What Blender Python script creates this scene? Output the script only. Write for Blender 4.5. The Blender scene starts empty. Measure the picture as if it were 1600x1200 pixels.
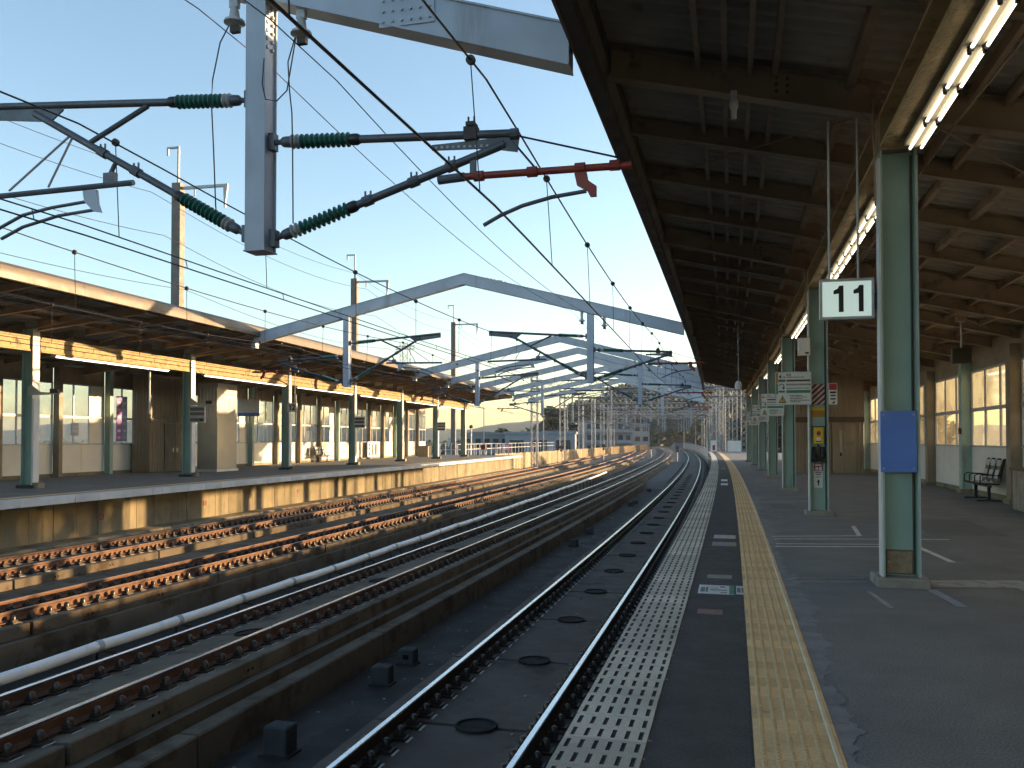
import bpy, math, random
from mathutils import Vector, Matrix
random.seed(7)
sc = bpy.context.scene
PI = math.pi
# ------------------------------------------------------------------ camera
YAW, PITCH = .2555, .0212
cam = bpy.data.cameras.new('camera'); camo = bpy.data.objects.new('camera', cam)
sc.collection.objects.link(camo)
camo.location = (0, 0, 1.584)
camo.rotation_euler = (PI/2 + PITCH, 0, YAW)
cam.sensor_width = 36; cam.lens = 36*1338/1600; cam.shift_y = 58.2/1600
cam.clip_start = .05; cam.clip_end = 9000
sc.camera = camo
cy = sc.cycles; cy.use_adaptive_sampling = True; cy.adaptive_threshold = .03; cy.max_bounces = 7; cy.diffuse_bounces = 3; cy.glossy_bounces = 3; cy.transmission_bounces = 4; cy.transparent_max_bounces = 12; cy.volume_bounces = 0
sc.render.resolution_x = 1024; sc.render.resolution_y = 768
# ------------------------------------------------------------------ sky and sun
SUN_EL = math.radians(7.3)
SH = Vector((.82, .573))                       # horizontal direction towards the sun
w = bpy.data.worlds.new('World'); sc.world = w; w.use_nodes = True
nt = w.node_tree; nt.nodes.clear()
sky = nt.nodes.new('ShaderNodeTexSky'); sky.sky_type = 'NISHITA'; sky.sun_disc = False
sky.sun_elevation = SUN_EL; sky.sun_rotation = math.atan2(SH.x, SH.y)
sky.altitude = 60; sky.air_density = 1.0; sky.dust_density = 1.0; sky.ozone_density = 1.5
bg = nt.nodes.new('ShaderNodeBackground'); bg.inputs['Strength'].default_value = .15
wo = nt.nodes.new('ShaderNodeOutputWorld')
nt.links.new(sky.outputs[0], bg.inputs[0]); nt.links.new(bg.outputs[0], wo.inputs[0])
sl = bpy.data.lights.new('sun', 'SUN'); sl.energy = 5.0; sl.angle = math.radians(.5); sl.color = (1, .69, .37)
slo = bpy.data.objects.new('sun', sl); sc.collection.objects.link(slo)
sd = Vector((SH.x*math.cos(SUN_EL), SH.y*math.cos(SUN_EL), math.sin(SUN_EL)))
slo.rotation_euler = sd.to_track_quat('Z', 'Y').to_euler(); slo.location = (30, 20, 40)
vs = sc.view_settings; vs.view_transform = 'Standard'; vs.look = 'None'; vs.exposure = 1.6; vs.gamma = 1
vs.use_curve_mapping = False
# ------------------------------------------------------------------ track coordinates: s along, t to the right, z up
HAZE = .00012
R = 2479.
def sm(x, a, b):
    x = min(1, max(0, (x-a)/(b-a))); return x*x*(3-2*x)
def warp(s, t):
    g = 0 if s < 8 else (-.0009*(s-8)**2 if s < 20 else -.1296-.0200*(s-20))
    return g*sm(-t, 8, 16)
def P(s, t, z=0):
    t = t+warp(s, t); a = s/R
    return Vector(((R+t)*math.cos(a)-R, (R+t)*math.sin(a), z))
def heading(s, t):
    d = P(s+.5, t)-P(s-.5, t); return math.atan2(-d.x, d.y)
COL = sc.collection
# ------------------------------------------------------------------ mesh builder
class MB:
    def __init__(s): s.v = []; s.f = []; s.m = []
    def add(s, vs, fs, mi=0):
        o = len(s.v); s.v += [tuple(p) for p in vs]
        for f in fs: s.f.append(tuple(i+o for i in f)); s.m.append(mi)
        return s
    def box(s, x0, x1, y0, y1, z0, z1, mi=0, M=None):
        v = [Vector(p) for p in ((x0,y0,z0),(x1,y0,z0),(x1,y1,z0),(x0,y1,z0),(x0,y0,z1),(x1,y0,z1),(x1,y1,z1),(x0,y1,z1))]
        if M is not None: v = [M@p for p in v]
        return s.add(v, [(0,3,2,1),(4,5,6,7),(0,1,5,4),(1,2,6,5),(2,3,7,6),(3,0,4,7)], mi)
    def cbox(s, x0, x1, y0, y1, z0, z1, c=.01, mi=0):
        # chamfered on the upright edges and round the top
        def ring(d, z): return [(x0+d,y0+d+c,z),(x0+d+c,y0+d,z),(x1-d-c,y0+d,z),(x1-d,y0+d+c,z),(x1-d,y1-d-c,z),(x1-d-c,y1-d,z),(x0+d+c,y1-d,z),(x0+d,y1-d-c,z)]
        v = ring(0,z0)+ring(0,z1-c)+ring(c,z1); f = [tuple(range(7,-1,-1)), tuple(range(16,24))]
        for k in (0,8):
            for i in range(8): j = (i+1) % 8; f.append((k+i,k+j,k+8+j,k+8+i))
        return s.add(v, f, mi)
    def prism(s, poly, axis, a, b, mi=0):
        # poly in the two other axes in order; axis 'x','y','z'
        def pt(p, h): return {'x':(h,p[0],p[1]),'y':(p[0],h,p[1]),'z':(p[0],p[1],h)}[axis]
        n = len(poly); v = [pt(p,a) for p in poly]+[pt(p,b) for p in poly]
        f = [tuple(range(n-1,-1,-1)), tuple(range(n,2*n))]+[(i,(i+1)%n,n+(i+1)%n,n+i) for i in range(n)]
        return s.add(v, f, mi)
    def tube(s, pts, r, n=8, mi=0, caps=True):
        pts = [Vector(p) for p in pts]; rs = r if isinstance(r, (list,tuple)) else [r]*len(pts)
        v = []; f = []; up = None
        for i, p in enumerate(pts):
            d = (pts[min(i+1,len(pts)-1)]-pts[max(i-1,0)]).normalized()
            if up is None: up = Vector((0,0,1)) if abs(d.z) < .9 else Vector((1,0,0))
            a = d.cross(up)
            if a.length < 1e-4: a = d.cross(Vector((0,1,0)))
            a.normalize(); b = a.cross(d).normalized()
            for k in range(n):
                q = 2*PI*k/n; v.append(p+(a*math.cos(q)+b*math.sin(q))*rs[i])
        for i in range(len(pts)-1):
            for k in range(n): f.append((i*n+k, i*n+(k+1)%n, (i+1)*n+(k+1)%n, (i+1)*n+k))
        if caps: f += [tuple(range(n-1,-1,-1)), tuple(range((len(pts)-1)*n, len(pts)*n))]
        return s.add(v, f, mi)
    def lathe(s, prof, p0, p1, n=12, mi=0):
        # prof (radius, distance from p0 along p0>p1)
        p0 = Vector(p0); d = (Vector(p1)-p0).normalized()
        return s.tube_prof(prof, p0, d, n, mi)
    def tube_prof(s, prof, p0, d, n, mi):
        a = d.cross(Vector((0,0,1)) if abs(d.z) < .9 else Vector((1,0,0))).normalized(); b = a.cross(d)
        v = []; f = []
        for r, h in prof:
            for k in range(n): q = 2*PI*k/n; v.append(p0+d*h+(a*math.cos(q)+b*math.sin(q))*r)
        for i in range(len(prof)-1):
            for k in range(n): f.append((i*n+k, i*n+(k+1)%n, (i+1)*n+(k+1)%n, (i+1)*n+k))
        f += [tuple(range(n-1,-1,-1)), tuple(range((len(prof)-1)*n, len(prof)*n))]
        return s.add(v, f, mi)
    def sweep(s, prof, s0, s1, step=3., mi=0, closed=True, mis=None, caps=True):
        # prof: list of (t,z) or a function of s; follows the curve
        N = max(1, int(math.ceil((s1-s0)/step))); n = None; v = []; f = []; ms = []
        for i in range(N+1):
            q = s0+(s1-s0)*i/N; pr = prof(q) if callable(prof) else prof; n = len(pr)
            v += [P(q, t, z) for t, z in pr]
        for i in range(N):
            for k in range(n if closed else n-1):
                f.append((i*n+k, i*n+(k+1)%n, (i+1)*n+(k+1)%n, (i+1)*n+k)); ms.append(mis[k] if mis else mi)
        if closed and caps: f += [tuple(range(n)), tuple(range(N*n+n-1, N*n-1, -1))]; ms += [mi, mi]
        o = len(s.v); s.v += [tuple(p) for p in v]
        s.f += [tuple(i+o for i in q) for q in f]; s.m += ms
        return s
    def sbox(s, s0, s1, t0, t1, z0, z1, mi=0, step=6.):
        return s.sweep([(t0,z0),(t1,z0),(t1,z1),(t0,z1)], s0, s1, step, mi)
    def mesh(s, name, mats, smooth=None):
        me = bpy.data.meshes.new(name); me.from_pydata(s.v, [], s.f)
        for m in (mats if isinstance(mats, (list,tuple)) else [mats]): me.materials.append(m)
        if any(s.m): me.polygons.foreach_set('material_index', s.m)
        if smooth:
            me.polygons.foreach_set('use_smooth', [True]*len(s.f)); me.set_sharp_from_angle(angle=math.radians(smooth))
        me.update(); return me
    def build(s, name, mats, parent=None, smooth=None, world=False):
        """world=True: vertices are world positions, parent keeps its own place"""
        if world and parent is not None:
            L = parent.location if parent.parent is None else parent.parent.location+parent.location
            Mi = Matrix.Translation(L).inverted(); s.v = [tuple(Mi@Vector(p)) for p in s.v]
        me = s.mesh(name, mats, smooth); o = bpy.data.objects.new(name, me); COL.objects.link(o)
        if parent is not None: o.parent = parent
        return o
def link(name, me, parent=None, loc=(0,0,0), rz=0):
    o = bpy.data.objects.new(name, me); COL.objects.link(o); o.parent = parent; o.location = loc; o.rotation_euler.z = rz; return o
def empty(name, loc=(0,0,0), rz=0):
    o = bpy.data.objects.new(name, None); COL.objects.link(o); o.location = loc; o.rotation_euler.z = rz; o.empty_display_size = .2; return o
def tag(o, label=None, cat=None, group=None, kind=None):
    if label: o['label'] = label
    if cat: o['category'] = cat
    if group: o['group'] = group
    if kind: o['kind'] = kind
    return o
def at(name, s, t, z=0, turn=0): return empty(name, P(s,t,z), heading(s,t)+turn)
KIDS = {}
def copy_tree(o, parent=None):
    c = o.copy(); COL.objects.link(c); c.parent = parent
    for ch in o.children: copy_tree(ch, c)
    return c
def wside(s, t): return P(s,t), heading(s,t)
# ------------------------------------------------------------------ materials
def mat(name, c1, c2=None, scale=2.5, rough=.65, metal=0., bump=0., bscale=60., dirt=None, dscale=1.2, dthr=.56, damt=.8, streak=False, rvar=.12, spec=.5, dstretch=1., coat=0., ovar=0., speck=0., spots=None):
    m = bpy.data.materials.new(name); m.use_nodes = True; n = m.node_tree.nodes; l = m.node_tree.links
    b = n['Principled BSDF']; b.inputs['Roughness'].default_value = rough; b.inputs['Metallic'].default_value = metal
    b.inputs['Specular IOR Level'].default_value = spec; b.inputs['Coat Weight'].default_value = coat
    c2 = c2 or tuple(x*.72 for x in c1)
    g = n.new('ShaderNodeNewGeometry'); pos = g.outputs['Position']
    def noise(sc_, det=3., vec=None, ro=.6):
        t = n.new('ShaderNodeTexNoise'); t.inputs['Scale'].default_value = sc_; t.inputs['Detail'].default_value = det
        t.inputs['Roughness'].default_value = ro; l.new(vec or pos, t.inputs['Vector']); return t.outputs[0]
    def ramp(src, a, b_):
        r = n.new('ShaderNodeMapRange'); r.inputs['From Min'].default_value = a; r.inputs['From Max'].default_value = b_; l.new(src, r.inputs[0]); return r.outputs[0]
    def mix(f, a, b_):
        x = n.new('ShaderNodeMix'); x.data_type = 'RGBA'
        l.new(f, x.inputs[0])
        for s_, i in ((a,6),(b_,7)):
            if isinstance(s_, tuple): x.inputs[i].default_value = (*s_,1)
            else: l.new(s_, x.inputs[i])
        return x.outputs[2]
    col = mix(ramp(noise(scale), .32, .68), c1, c2)
    if dirt:
        vec = None
        if streak or dstretch != 1.:
            mp = n.new('ShaderNodeMapping'); l.new(pos, mp.inputs[0]); mp.inputs['Scale'].default_value = (1,1,.12) if streak else (1,1/dstretch,1); vec = mp.outputs[0]
        d = ramp(noise(dscale, 5., vec, .68), dthr, dthr+.12)
        mm = n.new('ShaderNodeMath'); mm.operation = 'MULTIPLY'; mm.inputs[1].default_value = damt; l.new(d, mm.inputs[0])
        col = mix(mm.outputs[0], col, dirt)
    if speck:
        x = n.new('ShaderNodeMix'); x.data_type = 'RGBA'; x.blend_type = 'MULTIPLY'; x.inputs[0].default_value = 1.
        rr = n.new('ShaderNodeMapRange'); l.new(noise(75., 3.), rr.inputs[0]); rr.inputs['From Min'].default_value = .3; rr.inputs['From Max'].default_value = .7; rr.inputs['To Min'].default_value = 1-speck; rr.inputs['To Max'].default_value = 1+speck
        l.new(col, x.inputs[6]); l.new(rr.outputs[0], x.inputs[7]); col = x.outputs[2]
    if spots:
        vo = n.new('ShaderNodeTexVoronoi'); vo.inputs['Scale'].default_value = 2.6; l.new(pos, vo.inputs['Vector'])
        rr = n.new('ShaderNodeMapRange'); l.new(vo.outputs['Distance'], rr.inputs[0]); rr.inputs['From Min'].default_value = .045; rr.inputs['From Max'].default_value = .03; rr.inputs['To Max'].default_value = .6
        col = mix(rr.outputs[0], col, spots)
    if ovar:
        oi = n.new('ShaderNodeObjectInfo'); rr = n.new('ShaderNodeMapRange'); l.new(oi.outputs['Random'], rr.inputs[0]); rr.inputs['To Min'].default_value = 1-ovar; rr.inputs['To Max'].default_value = 1+ovar*.7
        x = n.new('ShaderNodeMix'); x.data_type = 'RGBA'; x.blend_type = 'MULTIPLY'; x.inputs[0].default_value = 1.
        l.new(col, x.inputs[6]); l.new(rr.outputs[0], x.inputs[7]); col = x.outputs[2]
    l.new(col, b.inputs['Base Color'])
    if rvar:
        r = n.new('ShaderNodeMapRange'); l.new(noise(scale*2.3, 3.), r.inputs[0]); r.inputs['From Min'].default_value = .3; r.inputs['From Max'].default_value = .7
        r.inputs['To Min'].default_value = max(.02,rough-rvar); r.inputs['To Max'].default_value = min(1,rough+rvar); l.new(r.outputs[0], b.inputs['Roughness'])
    if bump:
        bp = n.new('ShaderNodeBump'); bp.inputs['Strength'].default_value = bump; bp.inputs['Distance'].default_value = .02
        l.new(noise(bscale, 2.), bp.inputs['Height']); l.new(bp.outputs[0], b.inputs['Normal'])
    return m
def emit(name, col, st):
    m = bpy.data.materials.new(name); m.use_nodes = True; b = m.node_tree.nodes['Principled BSDF']
    b.inputs['Base Color'].default_value = (.8,.8,.8,1); b.inputs['Emission Color'].default_value = (*col,1); b.inputs['Emission Strength'].default_value = st; return m
def glass(name, tint, trans, glow, rough=.05, body=(.75,.68,.5)):
    """window pane: clear share, dusty share that scatters light, and a mirror share"""
    m = bpy.data.materials.new(name); m.use_nodes = True; n = m.node_tree.nodes; l = m.node_tree.links; n.clear()
    o = n.new('ShaderNodeOutputMaterial'); tr = n.new('ShaderNodeBsdfTransparent'); tr.inputs[0].default_value = (*tint,1)
    tl = n.new('ShaderNodeBsdfTranslucent'); tl.inputs[0].default_value = (*body,1)
    gl = n.new('ShaderNodeBsdfGlossy'); gl.inputs['Roughness'].default_value = rough
    g = n.new('ShaderNodeNewGeometry'); nz = n.new('ShaderNodeTexNoise'); nz.inputs['Scale'].default_value = 1.4; nz.inputs['Detail'].default_value = 6
    l.new(g.outputs['Position'], nz.inputs['Vector'])
    mr = n.new('ShaderNodeMapRange'); mr.inputs['From Min'].default_value = .3; mr.inputs['From Max'].default_value = .7
    mr.inputs['To Min'].default_value = glow*.55; mr.inputs['To Max'].default_value = min(1,glow*1.45); l.new(nz.outputs[0], mr.inputs[0])
    a = n.new('ShaderNodeMixShader'); l.new(mr.outputs[0], a.inputs[0]); l.new(tr.outputs[0], a.inputs[1]); l.new(tl.outputs[0], a.inputs[2])
    lw = n.new('ShaderNodeLayerWeight'); lw.inputs[0].default_value = .12; fr = n.new('ShaderNodeMath'); fr.operation = 'MULTIPLY'; fr.inputs[1].default_value = .45; l.new(lw.outputs['Fresnel'], fr.inputs[0])
    b = n.new('ShaderNodeMixShader'); l.new(fr.outputs[0], b.inputs[0]); l.new(a.outputs[0], b.inputs[1]); l.new(gl.outputs[0], b.inputs[2])
    l.new(b.outputs[0], o.inputs[0]); return m
m_asph = mat('asphalt', (.185,.192,.198), (.145,.15,.155), 1.1, .82, bump=.25, bscale=260, dirt=(.20,.212,.225), dscale=.45, dthr=.56, damt=.5, speck=.42, spots=(.27,.28,.29), spec=0.3)
m_asphd = mat('asphalt_dark_strip', (.060,.061,.066), (.078,.079,.084), 2.2, .85, bump=.3, bscale=200, speck=.3, spec=0.2)
m_patch = mat('repair_asphalt', (.13,.135,.14), (.15,.155,.16), 2., .88, bump=.3, bscale=120, speck=.4, spec=.25)
m_worn = mat('worn_asphalt', (.245,.255,.27), (.17,.175,.185), 3.5, .85, bump=.5, bscale=60, dirt=(.12,.125,.135), dscale=6, dthr=.56, damt=.7, spec=0.3)
m_etile = mat('edge_tile', (.60,.56,.48), (.40,.375,.325), 1.3, .75, bump=.12, bscale=90, dirt=(.72,.70,.66), dscale=2.2, dthr=.6, damt=.5, ovar=.22, speck=.15, spec=0.3)
m_slot = mat('tile_slot', (.008,.008,.008), (.014,.013,.012), 9, .9, spec=.08)
m_ytile = mat('tactile_tile', (.80,.56,.29), (.70,.475,.24), 1.2, .7, bump=.08, bscale=120, dirt=(.42,.30,.17), dscale=3., dthr=.57, damt=.6, ovar=.2, speck=.12, spec=0.25)
m_tslot = mat('drain_slot', (.085,.08,.075), (.14,.13,.12), 6, .9, spec=.2)
m_ydome = mat('tactile_dome', (.55,.39,.21), (.46,.32,.175), 6., .65, spec=0.25)
m_ybar = mat('tactile_bar', (.70,.60,.43), (.58,.48,.34), 4, .6)
m_conc = mat('concrete', (.27,.23,.155), (.19,.16,.11), 1.2, .85, bump=.25, bscale=30, dirt=(.07,.06,.05), dscale=1.6, dthr=.54, damt=.7, streak=True, ovar=.22, spec=0.3)
m_plinth = mat('plinth_concrete', (.27,.26,.235), (.19,.18,.165), 3., .85, bump=.3, bscale=50, dirt=(.10,.09,.075), dscale=4., dthr=.55, damt=.6)
m_slab = mat('track_slab_concrete', (.165,.135,.10), (.11,.09,.067), .9, .88, bump=.2, bscale=40, dirt=(.055,.033,.021), dscale=1.6, dthr=.50, damt=.75, ovar=.15, speck=.15, spec=0.25)
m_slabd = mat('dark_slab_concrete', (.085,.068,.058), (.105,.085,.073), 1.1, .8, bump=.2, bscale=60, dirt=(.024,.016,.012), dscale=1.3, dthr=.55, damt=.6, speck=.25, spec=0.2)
m_deck = mat('deck_concrete', (.046,.041,.038), (.030,.027,.025), .7, .8, bump=.3, bscale=50, dirt=(.085,.078,.072), dscale=.9, dthr=.58, damt=.6, dstretch=3., speck=.25, spec=0.15)
m_blk = mat('block_concrete', (.07,.072,.074), (.045,.046,.048), 2.5, .85, bump=.3, bscale=60, spec=0.2)
m_ballast = mat('ballast', (.13,.125,.12), (.07,.068,.066), 9, .9, bump=1., bscale=14, spec=0.2)
m_rust = mat('rail_rust', (.20,.085,.04), (.13,.055,.028), 3., .7, bump=.1, bscale=80, dirt=(.07,.035,.025), dscale=2., dthr=.56, damt=.6)
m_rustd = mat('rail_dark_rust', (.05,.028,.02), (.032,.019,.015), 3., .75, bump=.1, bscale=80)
m_disc = mat('bitumen_disc', (.016,.015,.015), (.028,.026,.025), 7, .85, spec=.15)
m_steel = mat('rail_running_surface', (.85,.85,.87), (.75,.75,.77), 2., .22, metal=1., rvar=.06)
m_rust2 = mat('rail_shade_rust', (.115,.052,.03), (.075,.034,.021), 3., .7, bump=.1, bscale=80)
m_steelr = mat('rail_dull_surface', (.36,.27,.2), (.26,.18,.13), 2., .45, metal=.7, rvar=.08)
m_fast = mat('fastener_iron', (.035,.03,.028), (.06,.045,.035), 20, .55, metal=.4)
m_bolt = mat('bolt_worn_iron', (.10,.085,.075), (.05,.042,.037), 30, .38, metal=.7)
m_shim = mat('white_shim', (.5,.5,.49), (.35,.35,.34), 12, .6)
m_green = mat('green_paint', (.275,.40,.375), (.23,.34,.315), 1.6, .5, dirt=(.16,.115,.07), dscale=3.0, dthr=.585, damt=.7, streak=True, bump=.05, bscale=40)
m_white = mat('white_paint', (.60,.62,.63), (.5,.52,.53), 2., .5, dirt=(.3,.27,.22), dscale=3., dthr=.62, damt=.6, streak=True, ovar=.1)
m_wall = mat('cream_panel', (.68,.67,.62), (.60,.59,.55), 1.1, .55, dirt=(.3,.28,.24), dscale=1.5, dthr=.62, damt=.45, streak=True)
m_post = mat('brown_post_paint', (.25,.20,.145), (.18,.145,.10), 2., .6, dirt=(.12,.08,.05), dscale=3., dthr=.58, damt=.6, streak=True)
m_girder = mat('roof_steel_brown', (.30,.225,.155), (.22,.16,.11), 1.7, .6, dirt=(.08,.052,.034), dscale=2.2, dthr=.57, damt=.7)
m_rivet = mat('rusty_bolt', (.11,.06,.035), (.07,.045,.03), 8, .7)
m_fire = mat('sprayed_fireproofing', (.40,.29,.155), (.32,.23,.12), 5., .95, bump=1., bscale=16, dirt=(.08,.055,.03), dscale=3.2, dthr=.55, damt=.75)
m_deckr = mat('roof_sheet', (.42,.36,.28), (.31,.26,.20), 1.3, .55, dirt=(.07,.05,.035), dscale=1.5, dthr=.6, damt=.6, ovar=.15)
m_fascia = mat('tan_fascia', (.105,.074,.045), (.092,.065,.040), .6, .5, dirt=(.07,.05,.032), dscale=.9, dthr=.6, damt=.4, streak=True, ovar=.06)
m_fdark = mat('dark_fascia', (.05,.04,.033), (.035,.03,.025), 1.5, .6)
m_portal = mat('blue_grey_steel', (.41,.46,.545), (.34,.385,.465), 1.6, .5, dirt=(.24,.24,.25), dscale=2.4, dthr=.56, damt=.55, streak=True)
m_galv = mat('galvanised_steel', (.42,.43,.45), (.33,.34,.36), 5., .5, metal=.2)
m_gantry = mat('dull_grey_steel', (.26,.29,.33), (.2,.225,.26), 3., .6)
m_tube = mat('dark_grey_tube', (.11,.12,.14), (.075,.08,.095), 4., .45, metal=.3)
m_rustpole = mat('rusty_pole_paint', (.17,.155,.14), (.12,.105,.095), 2., .6, dirt=(.28,.09,.04), dscale=2., dthr=.5, damt=.9, streak=True)
m_red = mat('red_tube_paint', (.30,.045,.028), (.22,.035,.025), 4., .45)
m_insul = mat('green_porcelain', (.006,.13,.095), (.010,.085,.065), 9., .36, rvar=.12, dirt=(.05,.06,.05), dscale=12., dthr=.55, damt=.6)
m_insg = mat('grey_porcelain', (.42,.42,.41), (.3,.3,.29), 6., .35)
m_wire = mat('wire_copper_dark', (.035,.035,.038), (.06,.055,.05), 6., .5, metal=.6)
m_duct = mat('white_duct', (.85,.86,.87), (.76,.77,.79), 1.4, .35, dirt=(.4,.38,.36), dscale=2., dthr=.62, damt=.5)
m_black = mat('black_plastic', (.012,.012,.013), (.02,.02,.021), 4., .45)
m_blue = mat('blue_panel', (.07,.17,.56), (.065,.155,.51), 2., .4)
m_orange = mat('orange_panel', (.42,.20,.02), (.36,.17,.02), 6., .5)
m_yellow = mat('yellow_box', (.62,.40,.03), (.55,.35,.03), 6., .45)
m_signw = mat('sign_white', (.62,.64,.64), (.56,.58,.58), 3., .4)
m_lit = emit('sign_lit_face', (.60,.82,.76), .16)
m_ink = mat('black_ink', (.008,.008,.009), (.012,.012,.012), 5, .5)
m_inkg = mat('grey_ink', (.09,.095,.11), (.13,.135,.15), 30, .5)
m_grn = mat('sign_green', (.03,.22,.12), (.03,.2,.11), 4, .45)
m_brn = mat('sign_olive', (.07,.06,.025), (.06,.05,.02), 4, .45)
m_crim = mat('crimson_stripe', (.13,.01,.022), (.1,.01,.02), 6, .45)
m_pink = mat('pale_stripe', (.6,.46,.46), (.52,.4,.4), 6, .45)
m_redp = mat('notice_red', (.32,.02,.02), (.27,.02,.02), 6, .45)
m_corr = mat('corrugated_brown', (.30,.235,.165), (.25,.195,.135), 1.2, .5, dirt=(.17,.12,.08), dscale=2., dthr=.6, damt=.5, streak=True)
m_corrd = mat('brown_band', (.10,.075,.055), None, 3, .6)
m_silver = mat('steel_cabinet', (.36,.35,.32), (.31,.30,.28), 1., .4, metal=.5)
m_tubel = emit('fluorescent_tube', (1,.93,.74), 1.7)
m_tubeL = emit('fluorescent_tube_far', (1,.95,.84), .9)
m_fix = mat('fixture_cream', (.55,.45,.31), (.5,.4,.27), 3., .45)
m_paint = mat('road_paint', (.72,.72,.70), (.5,.5,.48), 6., .7, dirt=(.2,.2,.2), dscale=9, dthr=.56, damt=.7)
m_paintf = mat('faded_paint', (.36,.37,.39), (.25,.26,.275), 4., .8, dirt=(.16,.165,.17), dscale=7, dthr=.5, damt=.8)
m_lilac = mat('blue_tape', (.27,.31,.40), (.21,.25,.33), 5., .7)
m_sun_fence = mat('fence_board', (.42,.33,.21), (.33,.25,.15), 3., .8, dirt=(.15,.10,.06), dscale=4, dthr=.58, damt=.6, streak=True, ovar=.3)
m_glassR = glass('pane_clear', (.97,.95,.90), 0, .10)
m_glassF = glass('pane_frosted', (.95,.9,.75), 0, .80, body=(.40,.385,.345))
m_glassL = glass('pane_left', (.95,.96,.96), 0, .14, body=(.6,.6,.55))
m_foliage = mat('foliage', (.02,.042,.015), (.012,.027,.011), .25, .7, rvar=0, dirt=(.034,.056,.02), dscale=.5, dthr=.55, damt=.6)
m_foliage2 = mat('foliage_dark', (.013,.029,.013), (.008,.019,.009), .2, .7, rvar=0)
m_bark = mat('bark', (.09,.07,.05), None, 4, .9)
m_ground = mat('ground_soil_grass', (.09,.10,.055), (.12,.11,.08), .02, .95, dirt=(.14,.13,.11), dscale=.05, dthr=.5, damt=.6)
m_hill = mat('far_hill', (.055,.075,.04), (.04,.056,.03), .03, .9)
m_house = mat('house_wall', (.60,.58,.55), (.52,.50,.48), .2, .7)
m_housb = mat('blue_grey_wall', (.26,.29,.34), (.22,.25,.30), .2, .7)
m_apart = mat('apartment_wall', (.25,.26,.275), (.21,.22,.235), .15, .75)
m_roofd = mat('dark_roof_tile', (.06,.058,.06), (.045,.043,.045), .6, .6)
m_wind = mat('far_window', (.03,.035,.045), (.05,.055,.065), 1., .15)
m_pinkb = mat('pink_board', (.62,.12,.16), (.55,.1,.14), 1., .5)
m_purp = mat('poster_purple', (.36,.13,.36), (.22,.10,.40), 6., .5)
m_post2 = mat('poster_blue', (.16,.27,.48), (.4,.45,.55), 7., .5)
m_stone = mat('kiosk_stone', (.26,.235,.19), (.17,.15,.12), 4., .5, dirt=(.35,.33,.3), dscale=6., dthr=.55, damt=.7)
m_pad = mat('seat_pad', (.45,.46,.45), (.36,.37,.37), 4., .6)
# ================================================================== ground, deck
S_END = 430.
gm = MB(); gm.add([(-3000,-1500,-9),(3000,-1500,-9),(3000,5000,-9),(-3000,5000,-9)], [(0,1,2,3)])
tag(gm.build('ground', m_ground), kind='structure')
dk = MB(); dk.sweep([(-32,-2.6),(7.6,-2.6),(7.6,-1.95),(-32,-1.95)], -14, S_END, 8)
deck = tag(dk.build('viaduct_deck', m_deck), kind='structure')
vw = MB()
for s in range(-10, 430, 20): vw.box(-1.2,1.2,-1.2,1.2,-9,-2.55, M=Matrix.Translation(P(s,-12,0)))
tag(vw.build('viaduct_piers', m_conc), kind='structure')
# ================================================================== tracks
TC = [-2.65, -7.15, -11.65, -16.15]; CANT = [0., .17, .17, 0.]
def zc(k, x, drop=0):                                       # height on track k at offset x from its centre
    return -1.25 - drop + (x+.75)*CANT[k]/1.5
RP = [(-.072,-.174),(-.072,-.162),(-.02,-.146),(-.009,-.13),(-.009,-.05),(-.033,-.037),(-.0335,-.01),(-.026,0),(.026,0),(.0335,-.01),(.033,-.037),(.009,-.05),(.009,-.13),(.02,-.146),(.072,-.162),(.072,-.174)]
RM = [0]*16; RM[6] = RM[7] = RM[8] = 1
fb = MB()                                                    # one rail fastening: plate, two clips, two bolts, white shim
fb.box(-.19,.19,-.075,.075,0,.028,0)
for sgn in (-1, 1):
    fb.box(*sorted((sgn*.055, sgn*.155)), -.05,.05, .028,.058, 0)
    fb.box(*sorted((sgn*.055, sgn*.10)), -.035,.035, .058,.078, 0)
    fb.tube([(sgn*.115,0,.05),(sgn*.115,0,.10),(sgn*.115,0,.125),(sgn*.115,0,.14)], [.040,.044,.036,.018], 8, 2)
fb.box(.20,.225,-.085,.075,-.006,.006,1)
fme = fb.mesh('fastener', [m_fast, m_shim, m_bolt], 50)
slabm = {}
def circle(r, n=20): return [(r*math.cos(2*PI*i/n), r*math.sin(2*PI*i/n)) for i in range(n)]
stp = MB(); stp.prism(circle(.20), 'z', -.05, .012)
for i in range(20):
    a, b = 2*PI*i/20, 2*PI*(i+1)/20
    p = lambda q, r, z: (r*math.cos(q), r*math.sin(q), z)
    stp.add([p(a,.2,0),p(b,.2,0),p(b,.2,.028),p(a,.2,.028),p(a,.225,0),p(b,.225,0),p(b,.225,.028),p(a,.225,.028)], [(0,1,2,3),(4,7,6,5),(3,2,6,7)], 1)
stme = stp.mesh('stopper', [m_disc, m_disc])
SIDE = ['beside the near platform', 'second from the near platform', 'third from the near platform', 'beside the far platform']
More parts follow.
